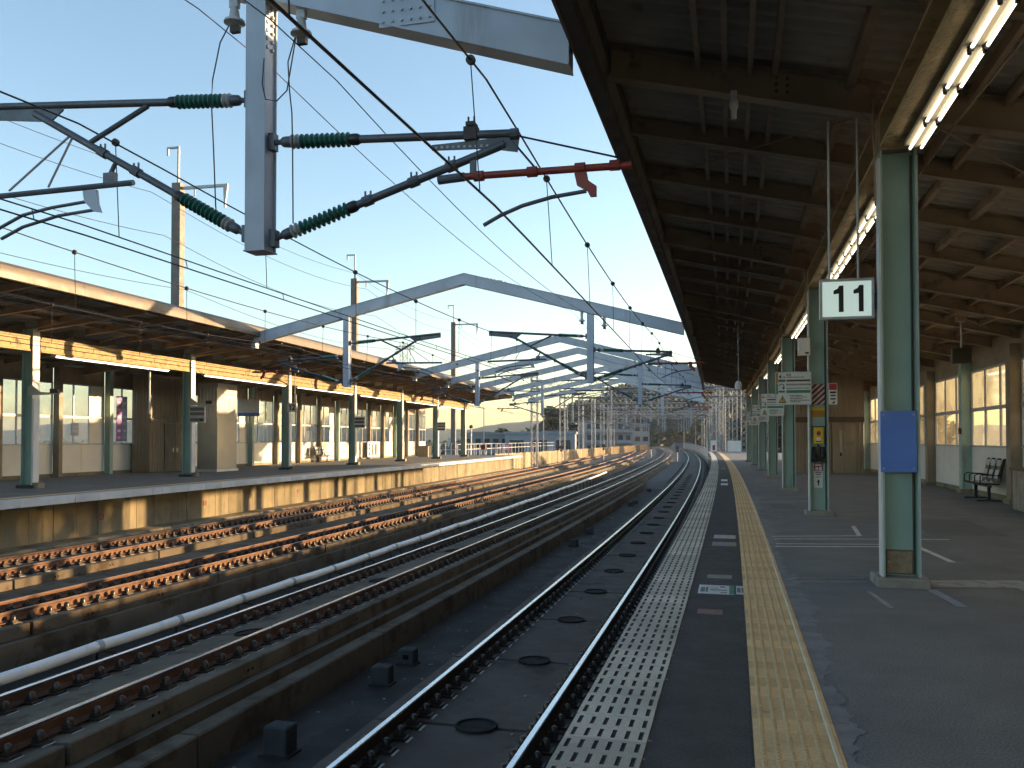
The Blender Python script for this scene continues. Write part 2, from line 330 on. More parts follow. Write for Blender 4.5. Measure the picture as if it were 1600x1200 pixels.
for k in range(4):
    c, near = TC[k], k == 0
    tr = tag(empty('track', P(0,c,-1.9)), 'slab railway track '+SIDE[k], 'railway track', 'railway tracks', 'structure')
    for sg in (-1, 1):
        x = .7525*sg
        tilt = CANT[k]/1.5
        r = MB(); r.sweep([(c+x+px, zc(k,x)+pz+px*tilt) for px, pz in RP], -8, S_END, 2.5 if 0 else 3., mis=RM)
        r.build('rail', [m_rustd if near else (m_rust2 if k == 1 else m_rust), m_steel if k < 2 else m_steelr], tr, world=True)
    # concrete base and slabs
    L = 2.75 if near else 5.0; s0 = 8.72-4*2.75 if near else -7.6 - k*.7
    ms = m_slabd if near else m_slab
    pl = MB(); hw = 1.36
    pl.sweep([(c-hw,-2.0),(c+hw,-2.0),(c+hw,zc(k,hw,.41)),(c-hw,zc(k,-hw,.41))], -8, 150, 5)
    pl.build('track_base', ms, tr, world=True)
    s = s0; j = 0
    while s < 118:
        g = .035; sb = MB(); q0, q1 = s+g, s+L-g; hw2 = 1.17
        rnd = random.uniform(-.004, .004)
        sb.sweep([(c-hw2,zc(k,-hw2,.40)),(c+hw2,zc(k,hw2,.40)),(c+hw2,zc(k,hw2,.215)+rnd),(c+hw2-.02,zc(k,hw2,.20)+rnd),(c-hw2+.02,zc(k,-hw2,.20)+rnd),(c-hw2,zc(k,-hw2,.215)+rnd)], q0, q1, 5.5)
        if not near:
            for sx in (.25, .62):                            # small fixing holes in the slab edge
                for d in (-.05,.05):
                    pc = P(s+L*sx+d, c+hw2+.001, zc(k,hw2,.31)); sb.box(-.004,.004,-.016,.016,-.016,.016,1, Matrix.Translation(pc)@Matrix.Rotation(heading(s,c),4,'Z'))
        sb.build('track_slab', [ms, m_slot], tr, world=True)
        if s < 75:
            pc = P(s, c, zc(k,0,.2)); o = link('stopper', stme, tr, pc-tr.location, heading(s,c)); o.rotation_euler.y = -math.atan(CANT[k]/1.5)
        s += L; j += 1
    fill = MB(); fill.sweep([(c-1.1,zc(k,-1.1,.43)),(c+1.1,zc(k,1.1,.43)),(c+1.1,zc(k,1.1,.24)),(c-1.1,zc(k,-1.1,.24))], -8, 120, 4); fill.build('slab_mortar', m_slot, tr, world=True)
    # fastenings
    far = MB(); n = 0; q = (3.0 if k < 2 else 8.)
    while q < 118:
        for sg in (-1, 1):
            x = .7525*sg; pc = P(q, c+x, zc(k,x,.201)); h = heading(q,c)
            if n < 300:
                o = link('fastener', fme, tr, pc-tr.location, h); o.rotation_euler.y = -math.atan(CANT[k]/1.5); n += 1
            else: far.box(-.15,.15,-.05,.05,0,.10, M=Matrix.Translation(pc)@Matrix.Rotation(h,4,'Z'))
        q += .37
    tag(far.build('far_fasteners', m_fast, tr, world=True), kind='stuff')
# ballast beyond the slab section
bl = MB(); pr = []
bl.sweep(lambda s: [(-31,-1.96)]+[(t, (-1.52 if min(abs(t-x) for x in TC) > 1.2 else -1.50)-.42*(1-sm(s,116,121))) for t in [-30+.7*i for i in range(42)]]+[(-.6,-1.96)], 116, S_END, 2.5)
tag(bl.build('ballast', m_ballast), kind='stuff')
b2 = MB(); b2.sweep(lambda s: [(-5.75,-1.955),(-5.7,-1.955+.35*sm(s,62,66)),(-4.1,-1.955+.40*sm(s,62,66)),(-4.05,-1.955)], 60, 116.5, 2.)
tag(b2.build('ballast_strip', m_ballast), kind='stuff')
# ---- concrete kerb wall beside track 2 and the drain cover next to it
kw = empty('kerb_wall', P(0,-5.62,-1.95)); tag(kw, 'low stained concrete kerb wall along the second track', 'kerb wall', kind='structure')
s = -7.
while s < 62:
    x = MB(); x.sweep([(-5.74,-1.97),(-5.50,-1.97),(-5.50,-1.56),(-5.52,-1.54),(-5.74,-1.54)], s+.02, s+4.98, 5); x.build('kerb_piece', m_slab, kw, world=True); s += 5
# ---- concrete blocks on the deck
bpos = [(8.75,-4.96,.40,.46),(11.6,-4.93,.36,.38),(12.75,-4.98,.34,.34),(28.1,-5.05,.36,.32),(31.9,-5.12,.36,.30),(45.6,-5.0,.36,.30),(47.2,-4.9,.36,.28),(58.5,-5.0,.36,.28),(23.9,-3.95,.3,.2)]
bl_lab = ['largest dark concrete block on the deck, nearest the camera','dark concrete block behind the nearest one, left of a pair','notched dark concrete block, right of the near pair','small concrete block on the deck, fourth from the camera','small concrete block on the deck, fifth from the camera','far concrete block, left of a far pair on the deck','far concrete block, right of a far pair on the deck','farthest concrete block on the deck before the ballast','low concrete lump close to the near track rail']
for i, (s, t, wd, ht) in enumerate(bpos):
    wd *= .74; ht *= .72
    o = MB(); o.cbox(-wd/2,wd/2,-wd*.42,wd*.42,0,ht,.018)
    b = o.build('concrete_block', m_blk); b.location = P(s,t,-1.95); b.rotation_euler.z = heading(s,t)+random.uniform(-.06,.06)
    tag(b, bl_lab[i], 'concrete block', 'concrete blocks on the deck')
    f = MB(); f.box(-wd/2-.03,wd/2+.03,-wd*.42-.03,wd*.42+.03,0,.022); link('mortar_bed', f.mesh('mortar_bed', m_deck), b)
    if i == 2: f = MB(); f.box(-.05,.05,-wd*.42-.004,-wd*.42+.01,.09,.16); link('notch', f.mesh('notch', m_slot), b)
lt = MB()
for _ in range(420):
    s_ = random.uniform(5,40); tt = random.choice((random.uniform(-3.3,-2.0), random.uniform(-5.4,-4.1), random.uniform(-4.1,-3.95))); q = random.uniform(.008,.022)
    zz = -1.449 if tt > -3.8 else -1.95
    lt.box(-q,q,-q*.7,q*.7,0,q*.8, M=Matrix.Translation(P(s_,tt,zz))@Matrix.Rotation(random.uniform(0,3),4,'Z'))
tag(lt.build('track_debris', m_plinth), 'small stones and grit scattered on the near track bed', 'debris', kind='stuff')
# ---- silver cable duct on stands
du = tag(empty('cable_duct', P(8,-8.5,-1.95)), 'white tubular cable duct on low stands between the two middle tracks', 'cable duct')
js = [2.4,4.3,6.2,8.1,10.04,11.85,13.7,15.6,17.5,19.45]
while js[-1] < 74: js.append(js[-1]+1.9)
dt = lambda s: -8.47-.0185*max(0,s-10)
zj = lambda i: -1.27+.010*math.sin(i*2.1)+.006*math.sin(i*5.3)
for i in range(len(js)-1):
    a, b = js[i]+.02, js[i+1]-.02; za, zb = zj(i), zj(i+1)
    m = MB(); pts = [P(a+(b-a)*u, dt(a+(b-a)*u), za+(zb-za)*u-.008*math.sin(PI*u)) for u in (0,.25,.5,.75,1)]
    m.tube(pts, .076, 12); m.build('duct_section', m_duct, du, smooth=40, world=True)
    m = MB(); m.tube([P(js[i]-.05,dt(js[i]),za), P(js[i]+.05,dt(js[i]),za)], .082, 12); m.build('duct_joint', m_galv, du, smooth=40, world=True)
    m = MB(); q = js[i]+.12; tt = dt(q); z = za-.08
    M_ = Matrix.Translation(P(q,tt,0))@Matrix.Rotation(heading(q,tt),4,'Z')
    m.box(-.16,.16,-.025,.025,z-.04,z,M=M_); m.box(-.16,-.12,-.025,.025,-1.95,z-.04,M=M_); m.box(.12,.16,-.025,.025,-1.95,z-.04,M=M_); m.box(-.2,.2,-.05,.05,-1.95,-1.90,M=M_)
    m.build('stand', m_fast, du, world=True)
# ---- cable trough between tracks 3 and 4
ct = MB(); ct.sbox(-6,120,-14.35,-13.75,-1.97,-1.62)
ctr = tag(ct.build('cable_trough', m_slab), kind='structure')
for i in range(70):
    m = MB(); m.sweep([(-14.40,-1.615),(-13.70,-1.615),(-13.70,-1.565),(-14.40,-1.565)], 4+i*1.0+.012, 5+i*1.0-.012, 2); m.build('trough_lid', m_slab, ctr)
# ================================================================== near platform
pb = MB(); pb.sweep([(-.55,-1.97),(7.4,-1.97),(7.4,0),(-.885,0),(-.885,-.2),(-.55,-.26)], -10, 112, 5)
nplat = tag(pb.build('platform_near', m_asph), kind='structure')
m = MB(); m.sweep([(-.452,.004),(.082,.004)], -6, 112, 4, closed=False); m.f = [tuple(reversed(f)) for f in m.f]; m.build('asphalt_strip', m_asphd, nplat)
def worn_prof(s):
    e = .66+.05*math.sin(s*.9)+.03*math.sin(s*3.7+1)+.022*math.sin(s*9.1)+.02*math.sin(s*21.3+2)+.016*math.sin(s*47)
    return [(.515,.004), (e,.004)]
m = MB(); m.sweep(worn_prof, -4, 26, .035, closed=False); m.f = [tuple(reversed(f)) for f in m.f]; m.build('worn_strip', m_worn, nplat)
for a, b, c_, d in ((5.2,6.6,2.6,4.1),(3.0,3.7,1.5,2.2),(15.5,18.5,3.2,4.4),(20.5,22.,.9,1.4)):
    m = MB(); m.sweep([(c_,.0042),(d,.0042)], a, b, 2, closed=False); m.f = [tuple(reversed(f)) for f in m.f]; m.build('repair_patch', m_patch, nplat)
cr = MB()
for _ in range(260):
    s_ = random.uniform(2.5,24); side = random.choice((.078,-.447)); q = random.uniform(.008,.03)
    a_ = [(s_+random.uniform(-q,q)*1.5, side+random.uniform(-q,q)*(.8)) for _k in range(3)]
    v_ = [P(a,b,.0062) for a, b in a_]
    if (v_[1]-v_[0]).cross(v_[2]-v_[0]).z < 0: v_.reverse()
    cr.add(v_, [(0,1,2)])
tag(cr.build('crumbs', m_worn, nplat), kind='stuff')
# edge tiles with two rows of six drain slots
LT, WT = .39, .433
def edge_tile(slots=True):
    m = MB(); xs = [0]; pw = WT/6
    for i in range(6): xs += [i*pw+pw*.34, i*pw+pw*.66]
    xs.append(WT); ys = [0, .03, .155, .225, .35, LT-.006]
    ztop = .012
    for i in range(len(xs)-1):
        for j in range(5):
            sl = i % 2 == 1 and j in (1,3)
            z = ztop-(.010 if sl else 0)
            m.add([(xs[i],ys[j],z),(xs[i+1],ys[j],z),(xs[i+1],ys[j+1],z),(xs[i],ys[j+1],z)], [(0,1,2,3)], 1 if sl else 0)
            if sl:
                a,b,c_,d = xs[i],xs[i+1],ys[j],ys[j+1]; q = ztop
                m.add([(a,c_,z),(b,c_,z),(b,d,z),(a,d,z),(a,c_,q),(b,c_,q),(b,d,q),(a,d,q)], [(0,1,5,4),(1,2,6,5),(2,3,7,6),(3,0,4,7)], 1)
    Y = LT-.006
    m.add([(0,0,-.05),(WT,0,0),(WT,Y,0),(0,Y,-.05),(0,0,ztop),(WT,0,ztop),(WT,Y,ztop),(0,Y,ztop)], [(0,1,5,4),(1,2,6,5),(2,3,7,6),(3,0,4,7)])
    return m.mesh('edge_tile', [m_etile, m_tslot])
ete = edge_tile()
s = 1.0; tf = MB()
while s < 111:
    if s < 62:
        o = link('edge_tile', ete, nplat, P(s,-.887,random.uniform(-.002,.002)), heading(s,-.9)+random.uniform(-.006,.006))
    else: tf.sbox(s+.003,s+LT-.003,-.885,-.455,0,.012)
    s += LT
tag(tf.build('far_edge_tiles', m_etile, nplat), kind='stuff')
m = MB(); m.sbox(-6,1.0,-.885,-.455,0,.012); m.build('edge_tile', m_etile, nplat)
# tactile tiles: fifteen domes and a guide bar each
LY, WY = .215, .43
yt = MB(); yt.box(0,WY,0,LY-.009,-.01,.010)
for i in range(5):
    for j in range(5):
        x, y = .045+i*.069, .024+j*.041
        yt.tube([(x,y,.010),(x,y,.016),(x,y,.0195)], [.0165,.013,.007], 7, 2)
yt.add([(.385,0,.010),(.412,0,.010),(.412,LY-.004,.010),(.385,LY-.004,.010),(.390,0,.0175),(.407,0,.0175),(.407,LY-.004,.0175),(.390,LY-.004,.0175)], [(0,1,5,4),(1,2,6,5),(2,3,7,6),(3,0,4,7),(4,5,6,7)], 1)
yte = yt.mesh('tactile_tile', [m_ytile, m_ybar, m_ydome])
s = 1.0; tf = MB()
while s < 111:
    if s < 64: link('tactile_tile', yte, nplat, P(s,.087,random.uniform(-.0015,.0015)), heading(s,.1)+random.uniform(-.004,.004))
    else: tf.sbox(s+.002,s+LY-.002,.087,.517,0,.010)
    s += LY
tag(tf.build('far_tactile_tiles', m_ytile, nplat), kind='stuff')
m = MB(); m.sbox(-6,1.0,.087,.517,0,.010); m.build('tactile_tile', m_ytile, nplat)
# painted lines
def sheet(name, pts, mt, z=.004, parent=nplat):
    m = MB(); v = [P(s,t,z) for s, t in pts]
    ar = sum(v[i].x*v[(i+1)%len(v)].y-v[(i+1)%len(v)].x*v[i].y for i in range(len(v)))
    if ar < 0: v.reverse()
    m.add(v, [tuple(range(len(v)))]); return m.build(name, mt, parent)
def stripe(name, pts, wd, mt, z=.004):
    m = MB()
    for (a, b), (c_, d) in zip(pts[:-1], pts[1:]):
        dv = Vector((c_-a, d-b)).normalized(); nn = Vector((-dv.y, dv.x))*wd/2; z += .0008
        v = [P(a+nn.x,b+nn.y,z),P(a-nn.x,b-nn.y,z),P(c_-nn.x,d-nn.y,z),P(c_+nn.x,d+nn.y,z)]
        ar = sum(v[i].x*v[(i+1)%4].y-v[(i+1)%4].x*v[i].y for i in range(4))
        if ar < 0: v.reverse()
        m.add(v, [(0,1,2,3)])
    return m.build(name, mt, nplat)
stripe('painted_line', [(14.62,.60),(15.05,2.0),(16.7,2.12)], .075, m_paint)
stripe('painted_line', [(14.25,.62),(14.85,3.3)], .07, m_paint)
stripe('painted_line', [(13.6,.62),(14.0,2.6)], .07, m_paint)
stripe('painted_line', [(13.25,.60),(13.7,2.62),(12.1,2.72)], .09, m_paint)
sheet('painted_patch', [(10.50,2.1),(10.75,3.1),(10.25,3.15),(10.02,2.05)], m_paintf)
stripe('painted_line', [(10.55,2.95),(9.1,2.95),(7.6,2.9)], .09, m_paintf)
stripe('painted_line', [(10.0,.62),(10.22,1.42)], .035, m_paintf); stripe('painted_line', [(10.3,.62),(10.5,1.42)], .035, m_paintf)
stripe('tape_strip', [(9.85,2.0),(8.93,2.08)], .10, m_lilac)
stripe('painted_line', [(9.6,1.35),(8.7,1.42)], .05, m_paintf)
stripe('painted_line', [(18.2,.62),(18.3,.95)], .10, mat('yellow_paint', (.32,.27,.13), None, 5, .7))
stripe('painted_line', [(24.5,.62),(25.2,2.4)], .05, m_paintf); stripe('painted_line', [(22.6,.62),(23.4,2.5)], .05, m_paint); stripe('painted_line', [(23.4,2.3),(25.2,2.5)], .06, m_paint)
# ================================================================== floor plates on the dark strip
def plate(s0, s1, t0, t1, base, label, marks=()):
    o = at('floor_sticker', (s0+s1)/2, (t0+t1)/2, .0052); w2, h2 = (t1-t0)/2, (s1-s0)/2
    tag(o, label, 'floor sticker', 'boarding stickers on the dark strip')
    m = MB(); m.box(-w2,w2,-h2,h2,0,.0015); m.build('plate', base, o)
    for x0,x1,y0,y1,mt in marks:
        m = MB(); m.box(-w2+2*w2*x0,-w2+2*w2*x1,-h2+2*h2*y0,-h2+2*h2*y1,.0016,.0022); m.build('print', mt, o)
    return o
ps = mat('sticker_white', (.62,.66,.70), (.5,.54,.58), 8, .4)
pg = mat('sticker_grey', (.25,.25,.235), (.17,.17,.16), 9, .6)
pr_ = mat('sticker_faded_red', (.22,.12,.10), (.15,.09,.08), 9, .6)
plate(9.02,9.56,-.37,-.005, ps, 'large white boarding sticker with green end on dark strip', [(.86,1,.02,.98,m_grn),(.32,.8,.40,.50,m_inkg),(.60,.74,.74,.86,m_ink),(.06,.18,.2,.7,m_inkg),(.20,.27,.2,.75,m_inkg),(.62,.8,.12,.22,m_inkg),(.34,.56,.62,.68,m_inkg)])
plate(9.06,9.57,.012,.112, ps, 'small white sticker with two grey squares right of the green one', [(.1,.46,.2,.75,m_inkg),(.56,.92,.2,.75,m_inkg)])
plate(7.97,8.2,-.335,-.11, pr_, 'faded red sticker nearest the camera on dark strip')
plate(10.04,10.3,-.305,-.03, pg, 'grey worn sticker just beyond the large white one')
plate(13.1,13.6,-.315,.035, pg, 'greyish sticker with tan end, nearer of the middle pair', [(.74,1,0,1,mat('sticker_tan', (.30,.24,.13), None, 6, .6))])
plate(14.1,14.6,-.31,.03, mat('sticker_pale', (.45,.45,.42), (.33,.33,.31), 9, .6), 'pale sticker, farther of the middle pair on dark strip')
plate(30.5,31.7,-.32,-.08, ps, 'white sticker far along the strip, nearer of the far pair')
plate(33.4,34.9,-.32,-.08, ps, 'white sticker far along the strip, farther of the far pair')
plate(47,48.6,-.30,-.08, pr_, 'faint reddish sticker farthest along the dark strip')
# ================================================================== text helper
def text_mesh(txt, size, mt, bold=False, ext=.001):
    cu = bpy.data.curves.new('lettering', 'FONT'); cu.body = txt; cu.size = size; cu.align_x = 'CENTER'; cu.align_y = 'CENTER'; cu.extrude = ext
    if bold: cu.offset = size*.028
    o = bpy.data.objects.new('lettering', cu); COL.objects.link(o)
    dg = bpy.context.evaluated_depsgraph_get(); me = bpy.data.meshes.new_from_object(o.evaluated_get(dg))
    bpy.data.objects.remove(o); bpy.data.curves.remove(cu); me.materials.clear(); me.materials.append(mt); return me
def text(txt, size, mt, parent, loc, bold=False, sx=1., rz=0):
    o = link('lettering', text_mesh(txt, size, mt, bold), parent, loc); o.rotation_euler = (PI/2,0,rz); o.scale = (sx,1,1); return o
def digit_one(parent, x, z, h, y):                             # bold figure one with a flag
    w_ = h*.34; m = MB()
    m.prism([(x,z-h/2),(x+w_*.50,z-h/2),(x+w_*.50,z+h/2),(x+w_*.06,z+h/2),(x-w_*.12,z+h*.39),(x-w_*.55,z+h*.315),(x-w_*.55,z+h*.18),(x,z+h*.20)], 'y', y-.004, y)
    return m.build('lettering', m_ink, parent)
# ================================================================== near platform columns
S0, SP = 10.15, 8.85
NCOL = 7
ORD = ['nearest','second','third','fourth','fifth','sixth','farthest']
def hcol(h, mt):                                               # H section, web across the view
    m = MB(); m.box(-.21,-.19,-.15,.15,0,h); m.box(.19,.21,-.15,.15,0,h); m.box(-.19,.19,-.007,.007,0,h); return m
def make_column():
    r = empty('platform_column')
    m = MB(); m.box(-.19,.19,-.008,.008,.1,4.74); m.build('web', m_green, r)
    for sg in (-1,1):
        m = MB(); m.box(*sorted((sg*.19, sg*.21)), -.15,.15,.1,4.74); m.build('flange', m_green, r)
    m = MB(); m.box(-.232,-.211,-.152,.03,.1,4.66); m.build('white_edge_strip', m_white, r)
    m = MB(); m.box(.2105,.222,-.152,-.10,.1,4.66); m.build('grey_edge_strip', m_galv, r)
    m = MB(); m.cbox(-.305,.305,-.26,.26,-.02,.1,.015); m.build('plinth', m_plinth, r)
    m = MB(); m.tube([(.165,-.03,.12),(.165,-.03,4.7)], .014, 6); m.build('conduit', m_fast, r)
    return r
proto = make_column(); cols = []
for i in range(NCOL):
    o = proto if i == 0 else copy_tree(proto); s = S0+SP*i
    o.location = P(s,1.745,0); o.rotation_euler.z = heading(s,1.77); o.scale = (.87,1,1); cols.append(o)
    tag(o, f'green steel platform column, {ORD[i]} from the camera on the near platform', 'column', 'green columns of the near platform')
c1 = cols[0]
m = MB(); m.box(-.165,.155,-.03,-.010,.115,.38); d = m.build('access_cover', m_corrd, c1)
m = MB(); m.box(-.15,.14,-.034,-.0305,.13,.365); link('cover_door', m.mesh('cover_door', m_girder), d)
m = MB(); m.tube([(-.13,-.034,.25),(-.13,-.044,.25)], .012, 8); link('lock', m.mesh('lock', m_galv), d)
# blue panel on the nearest column
bp = at('blue_panel', S0-.168, 1.742, 1.23); bp.scale = (.87,1,1); tag(bp, 'plain blue rectangular panel screwed to the nearest green column', 'panel')
m = MB(); m.cbox(-.235,.155+.025,-.004,.012,0,.66,.003); m.build('plate', m_blue, bp)
for x in (-.20,.145):
    for z in (.04,.62): m = MB(); m.tube([(x,-.004,z),(x,-.011,z)], [.011,.007], 8); m.build('screw', m_galv, bp)
# sign 11 on two rods
sg = at('platform_sign', 10.2, 1.225, 2.93); sg.rotation_euler.z += .03
tag(sg, 'illuminated white sign reading 11 hanging on two rods', 'sign')
W2, HH = .28, .44
m = MB(); m.box(-W2,W2,-.055,.055,0,HH); m.build('case', m_galv, sg)
m = MB(); m.box(-W2+.022,W2-.022,-.060,-.056,.024,HH-.024); m.build('lit_face', m_lit, sg)
m = MB()
m.box(-W2-.006,W2+.006,-.07,-.0555,-.006,.022); m.box(-W2-.006,W2+.006,-.07,-.0555,HH-.022,HH+.006); m.box(-W2-.006,-W2+.02,-.07,-.0555,.022,HH-.022); m.box(W2-.02,W2+.006,-.07,-.0555,.022,HH-.022)
m.build('frame', m_galv, sg)
digit_one(sg, -.085, .222, .295, -.0605); digit_one(sg, .125, .222, .295, -.0605)
for x in (-.175,.13): m = MB(); m.tube([(x,0,HH),(x,0,2.25)], .0125, 8); m.build('rod', m_galv, sg, smooth=40)
m = MB(); m.box(W2,.33,-.03,.03,.1,.28); m.build('bracket', m_black, sg)
# boarding boards that stick out from the columns
def board(i, label, big=True):
    s = S0+SP*i-.18; o = at('boarding_board', s, 1.245, 2.32); tag(o, label, 'sign board', 'boarding boards on the near columns')
    m = MB(); m.box(-.345,.345,-.025,.025,0,.67); m.build('case', m_signw, o)
    m = MB(); m.box(-.36,-.3455,-.03,.03,-.01,.68); m.box(.3455,.36,-.03,.03,-.01,.68); m.box(-.345,.345,-.03,.03,-.012,0); m.box(-.345,.345,-.03,.03,.67,.682); m.build('frame', m_galv, o)
    y = -.0265
    def pr(x0,x1,z0,z1,mt):
        m = MB(); m.box(x0,x1,y-.001,y,z0,z1); return m.build('print', mt, o)
    pr(-.345,-.31,.44,.665,m_orange); pr(-.345,-.31,.21,.435,m_grn)
    pr(-.14,.335,.475,.515,m_brn); pr(-.14,.335,.235,.295,m_grn)
    pr(-.30,-.16,.47,.52,m_inkg) if big else None
    pr(-.30,-.17,.245,.285,m_inkg)
    for z, a, b in ((.63,-.14,-.04),(.60,-.14,-.05),(.565,-.13,.2),(.42,-.14,.33),(.40,-.14,.33),(.335,-.14,.30),(.18,-.07,.17),(.15,-.07,.26),(.115,-.07,.15),(.08,-.07,.31),(.05,-.07,.12)):
        x = a; mm = MB()
        while x < b:
            wd = random.uniform(.010,.022); mm.box(x,x+wd,y-.001,y,z-.007,z+.007+random.uniform(0,.004)); x += wd+random.uniform(.004,.01)
        mm.build('print', m_ink, o)
    text('4', .10, m_ink, o, (-.265,y,.575), True); text('号車', .042, m_ink, o, (-.19,y,.562))
    m = MB(); m.prism([(-.30,.03),(-.14,.03),(-.22,.185)], 'y', y-.002, y); m.build('warning_triangle', m_ink, o)
    m = MB(); m.prism([(-.278,.045),(-.162,.045),(-.22,.155)], 'y', y-.003, y-.002); m.build('warning_triangle', m_yellow, o)
    m = MB(); m.box(-.227,-.213,y-.004,y-.003,.075,.125); m.box(-.227,-.213,y-.004,y-.003,.053,.067); m.build('warning_mark', m_ink, o)
    pts = [(-.29+.0,.38)]; m = MB(); ar = [(-.235+.045*math.cos(q), y, .385+.04*math.sin(q)) for q in [PI*1.05-PI*1.15*k/10 for k in range(11)]]
    ar.append((-.195,y,.345)); m.tube(ar, .009, 6); m.prism([(-.23,.352),(-.165,.358),(-.203,.308)], 'y', y-.003, y); m.build('turn_arrow', m_ink, o)
    m = MB(); m.box(.36,.37,-.02,.02,.1,.16); m.box(.36,.37,-.02,.02,.5,.56); m.build('bracket', m_galv, o)
    return o
board(1, 'boarding board with green and olive bands and 4, second column')
for i, nm_ in ((2,'third'),(3,'fourth'),(4,'fifth')): board(i, f'smaller looking boarding board on the {nm_} green column from the camera', False)
# fittings on the second column
def on_col(name, i, x, z, label, cat): o = at(name, S0+SP*i, 1.745, z); o.scale = (.87,1,1); return tag(o, label, cat)
eb = on_col('emergency_button_box', 1, 0, 1.50, 'yellow emergency stop button box on the second green column', 'button box')
m = MB(); m.cbox(-.115,.115,-.13,-.02,0,.34,.012); m.build('box', m_yellow, eb)
m = MB(); m.box(-.15,.15,-.1302,-.012,.345,.36); m.build('hood', m_black, eb)
m = MB(); m.tube([(0,-.13,.21),(0,-.136,.21)], .045, 14); b = m.build('ring', m_ink, eb)
m = MB(); m.tube([(0,-.136,.21),(0,-.155,.21)], [.03,.024], 14); link('button', m.mesh('button', m_redp), b)
m = MB(); m.box(-.05,.05,-.1325,-.1303,.06,.12); m.build('notice', m_signw, eb)
m = MB(); m.box(-.06,.06,-.1325,-.1303,.03,.045); m.build('notice', m_ink, eb)
sp_ = on_col('speaker_pair', 1, 0, 1.12, 'pair of black loudspeakers under the yellow button box', 'loudspeaker')
m = MB(); m.box(-.02,.02,-.06,-.012,.02,.36); m.build('bracket', m_black, sp_)
for sx in (-1,1): m = MB(); m.tube([(sx*.09,-.03,.30),(sx*.09,-.09,.12),(sx*.085,-.16,.03)], [.05,.06,.085], 12); m.build('horn', m_black, sp_, smooth=40)
st = on_col('stripe_sticker', 1, 0, 2.31, 'crimson and pale diagonal hazard stripes on the second column', 'hazard sticker')
m = MB(); m.box(-.185,.185,-.0105,-.0085,0,.44); m.build('backing', m_crim, st)
for k in range(-3,5):
    poly = []
    z0 = k*.115
    a = [(-.18,z0),(.18,z0+.30),(.18,z0+.358),(-.18,z0+.058)]
    cl = [(x, min(.435,max(.005,z))) for x, z in a]
    if max(z for _, z in cl)-min(z for _, z in cl) > .03:
        # clip precisely to the sticker
        def clip(pol, f, inside):
            out = []
            for p, q in zip(pol, pol[1:]+pol[:1]):
                if inside(p): out.append(p)
                if inside(p) != inside(q): u = (f-p[1])/(q[1]-p[1]); out.append((p[0]+u*(q[0]-p[0]), f))
            return out
        pol = clip(a, .435, lambda p: p[1] <= .435)
        pol = clip(pol, .005, lambda p: p[1] >= .005) if pol else pol
        if len(pol) > 2: m = MB(); m.prism(pol, 'y', -.0125, -.0106); m.build('stripe', m_pink, st)
op = on_col('orange_plate', 1, 0, 2.05, 'orange plate below the hazard stripes on the second column', 'plate')
m = MB(); m.box(-.17,.17,-.0125,-.0085,0,.21); m.build('plate', m_orange, op)
m = MB(); m.box(-.165,.165,-.0135,-.0126,.14,.205); m.build('band', m_yellow, op)
nb = on_col('notice_sticker', 1, 0, .57, 'red headed emergency notice with black arrow below the loudspeakers', 'notice')
m = MB(); m.box(-.115,.115,-.0115,-.0085,0,.53); m.build('sheet', m_signw, nb)
m = MB()
for k in range(18):
    z = k*.0295; m.box(-.115,-.098,-.0125,-.0116,z,z+.015); m.box(.098,.115,-.0125,-.0116,z,z+.015)
m.build('dashed_border', m_ink, nb)
m = MB(); m.box(-.10,.10,-.0125,-.0116,.36,.52); m.build('heading', m_redp, nb)
m = MB(); m.box(-.07,.0,-.0132,-.0126,.38,.43); m.box(.02,.075,-.0132,-.0126,.37,.44); m.box(-.07,.07,-.0132,-.0126,.46,.49); m.build('heading_print', m_signw, nb)
m = MB(); m.box(-.08,.08,-.0125,-.0116,.315,.34); m.box(-.06,.06,-.0125,-.0116,.27,.295); m.box(-.06,.06,-.0125,-.0116,.22,.235); m.build('print', m_inkg, nb)
m = MB(); m.prism([(-.015,.05),(.015,.05),(.015,.12),(.04,.12),(0,.18),(-.04,.12),(-.015,.12)], 'y', -.0125, -.0116); m.build('arrow', m_ink, nb)
nf = at('notice_flag', S0+SP-.14, 2.03, 2.31); tag(nf, 'small red and white notice sticking out right of the second column', 'notice')
m = MB(); m.box(-.085,.085,-.006,.006,0,.44); m.build('sheet', m_signw, nf)
m = MB(); m.box(-.075,.075,-.008,-.0065,.30,.43); m.build('heading', m_redp, nf)
m = MB(); m.box(-.06,.06,-.008,-.0065,.23,.27); m.box(-.05,.05,-.008,-.0065,.17,.2); m.box(-.05,.05,-.008,-.0065,.10,.13); m.build('print', m_ink, nf)
m = MB(); m.prism([(-.03,.02),(.03,.02),(.04,.07),(.01,.06)], 'y', -.008, -.0065); m.build('arrow', m_ink, nf)
jb = at('junction_box', S0+SP-.17, 1.46, 3.34); tag(jb, 'cream junction box high on the left of the second column', 'junction box')
m = MB(); m.cbox(-.12,.12,-.07,.07,0,.36,.01); m.build('box', m_wall, jb)
m = MB(); m.box(.02,.09,-.0735,-.0705,.03,.06); m.build('label_plate', m_ink, jb)
m = MB(); m.box(.12,.16,-.03,.03,.1,.2); m.build('arm', m_galv, jb)
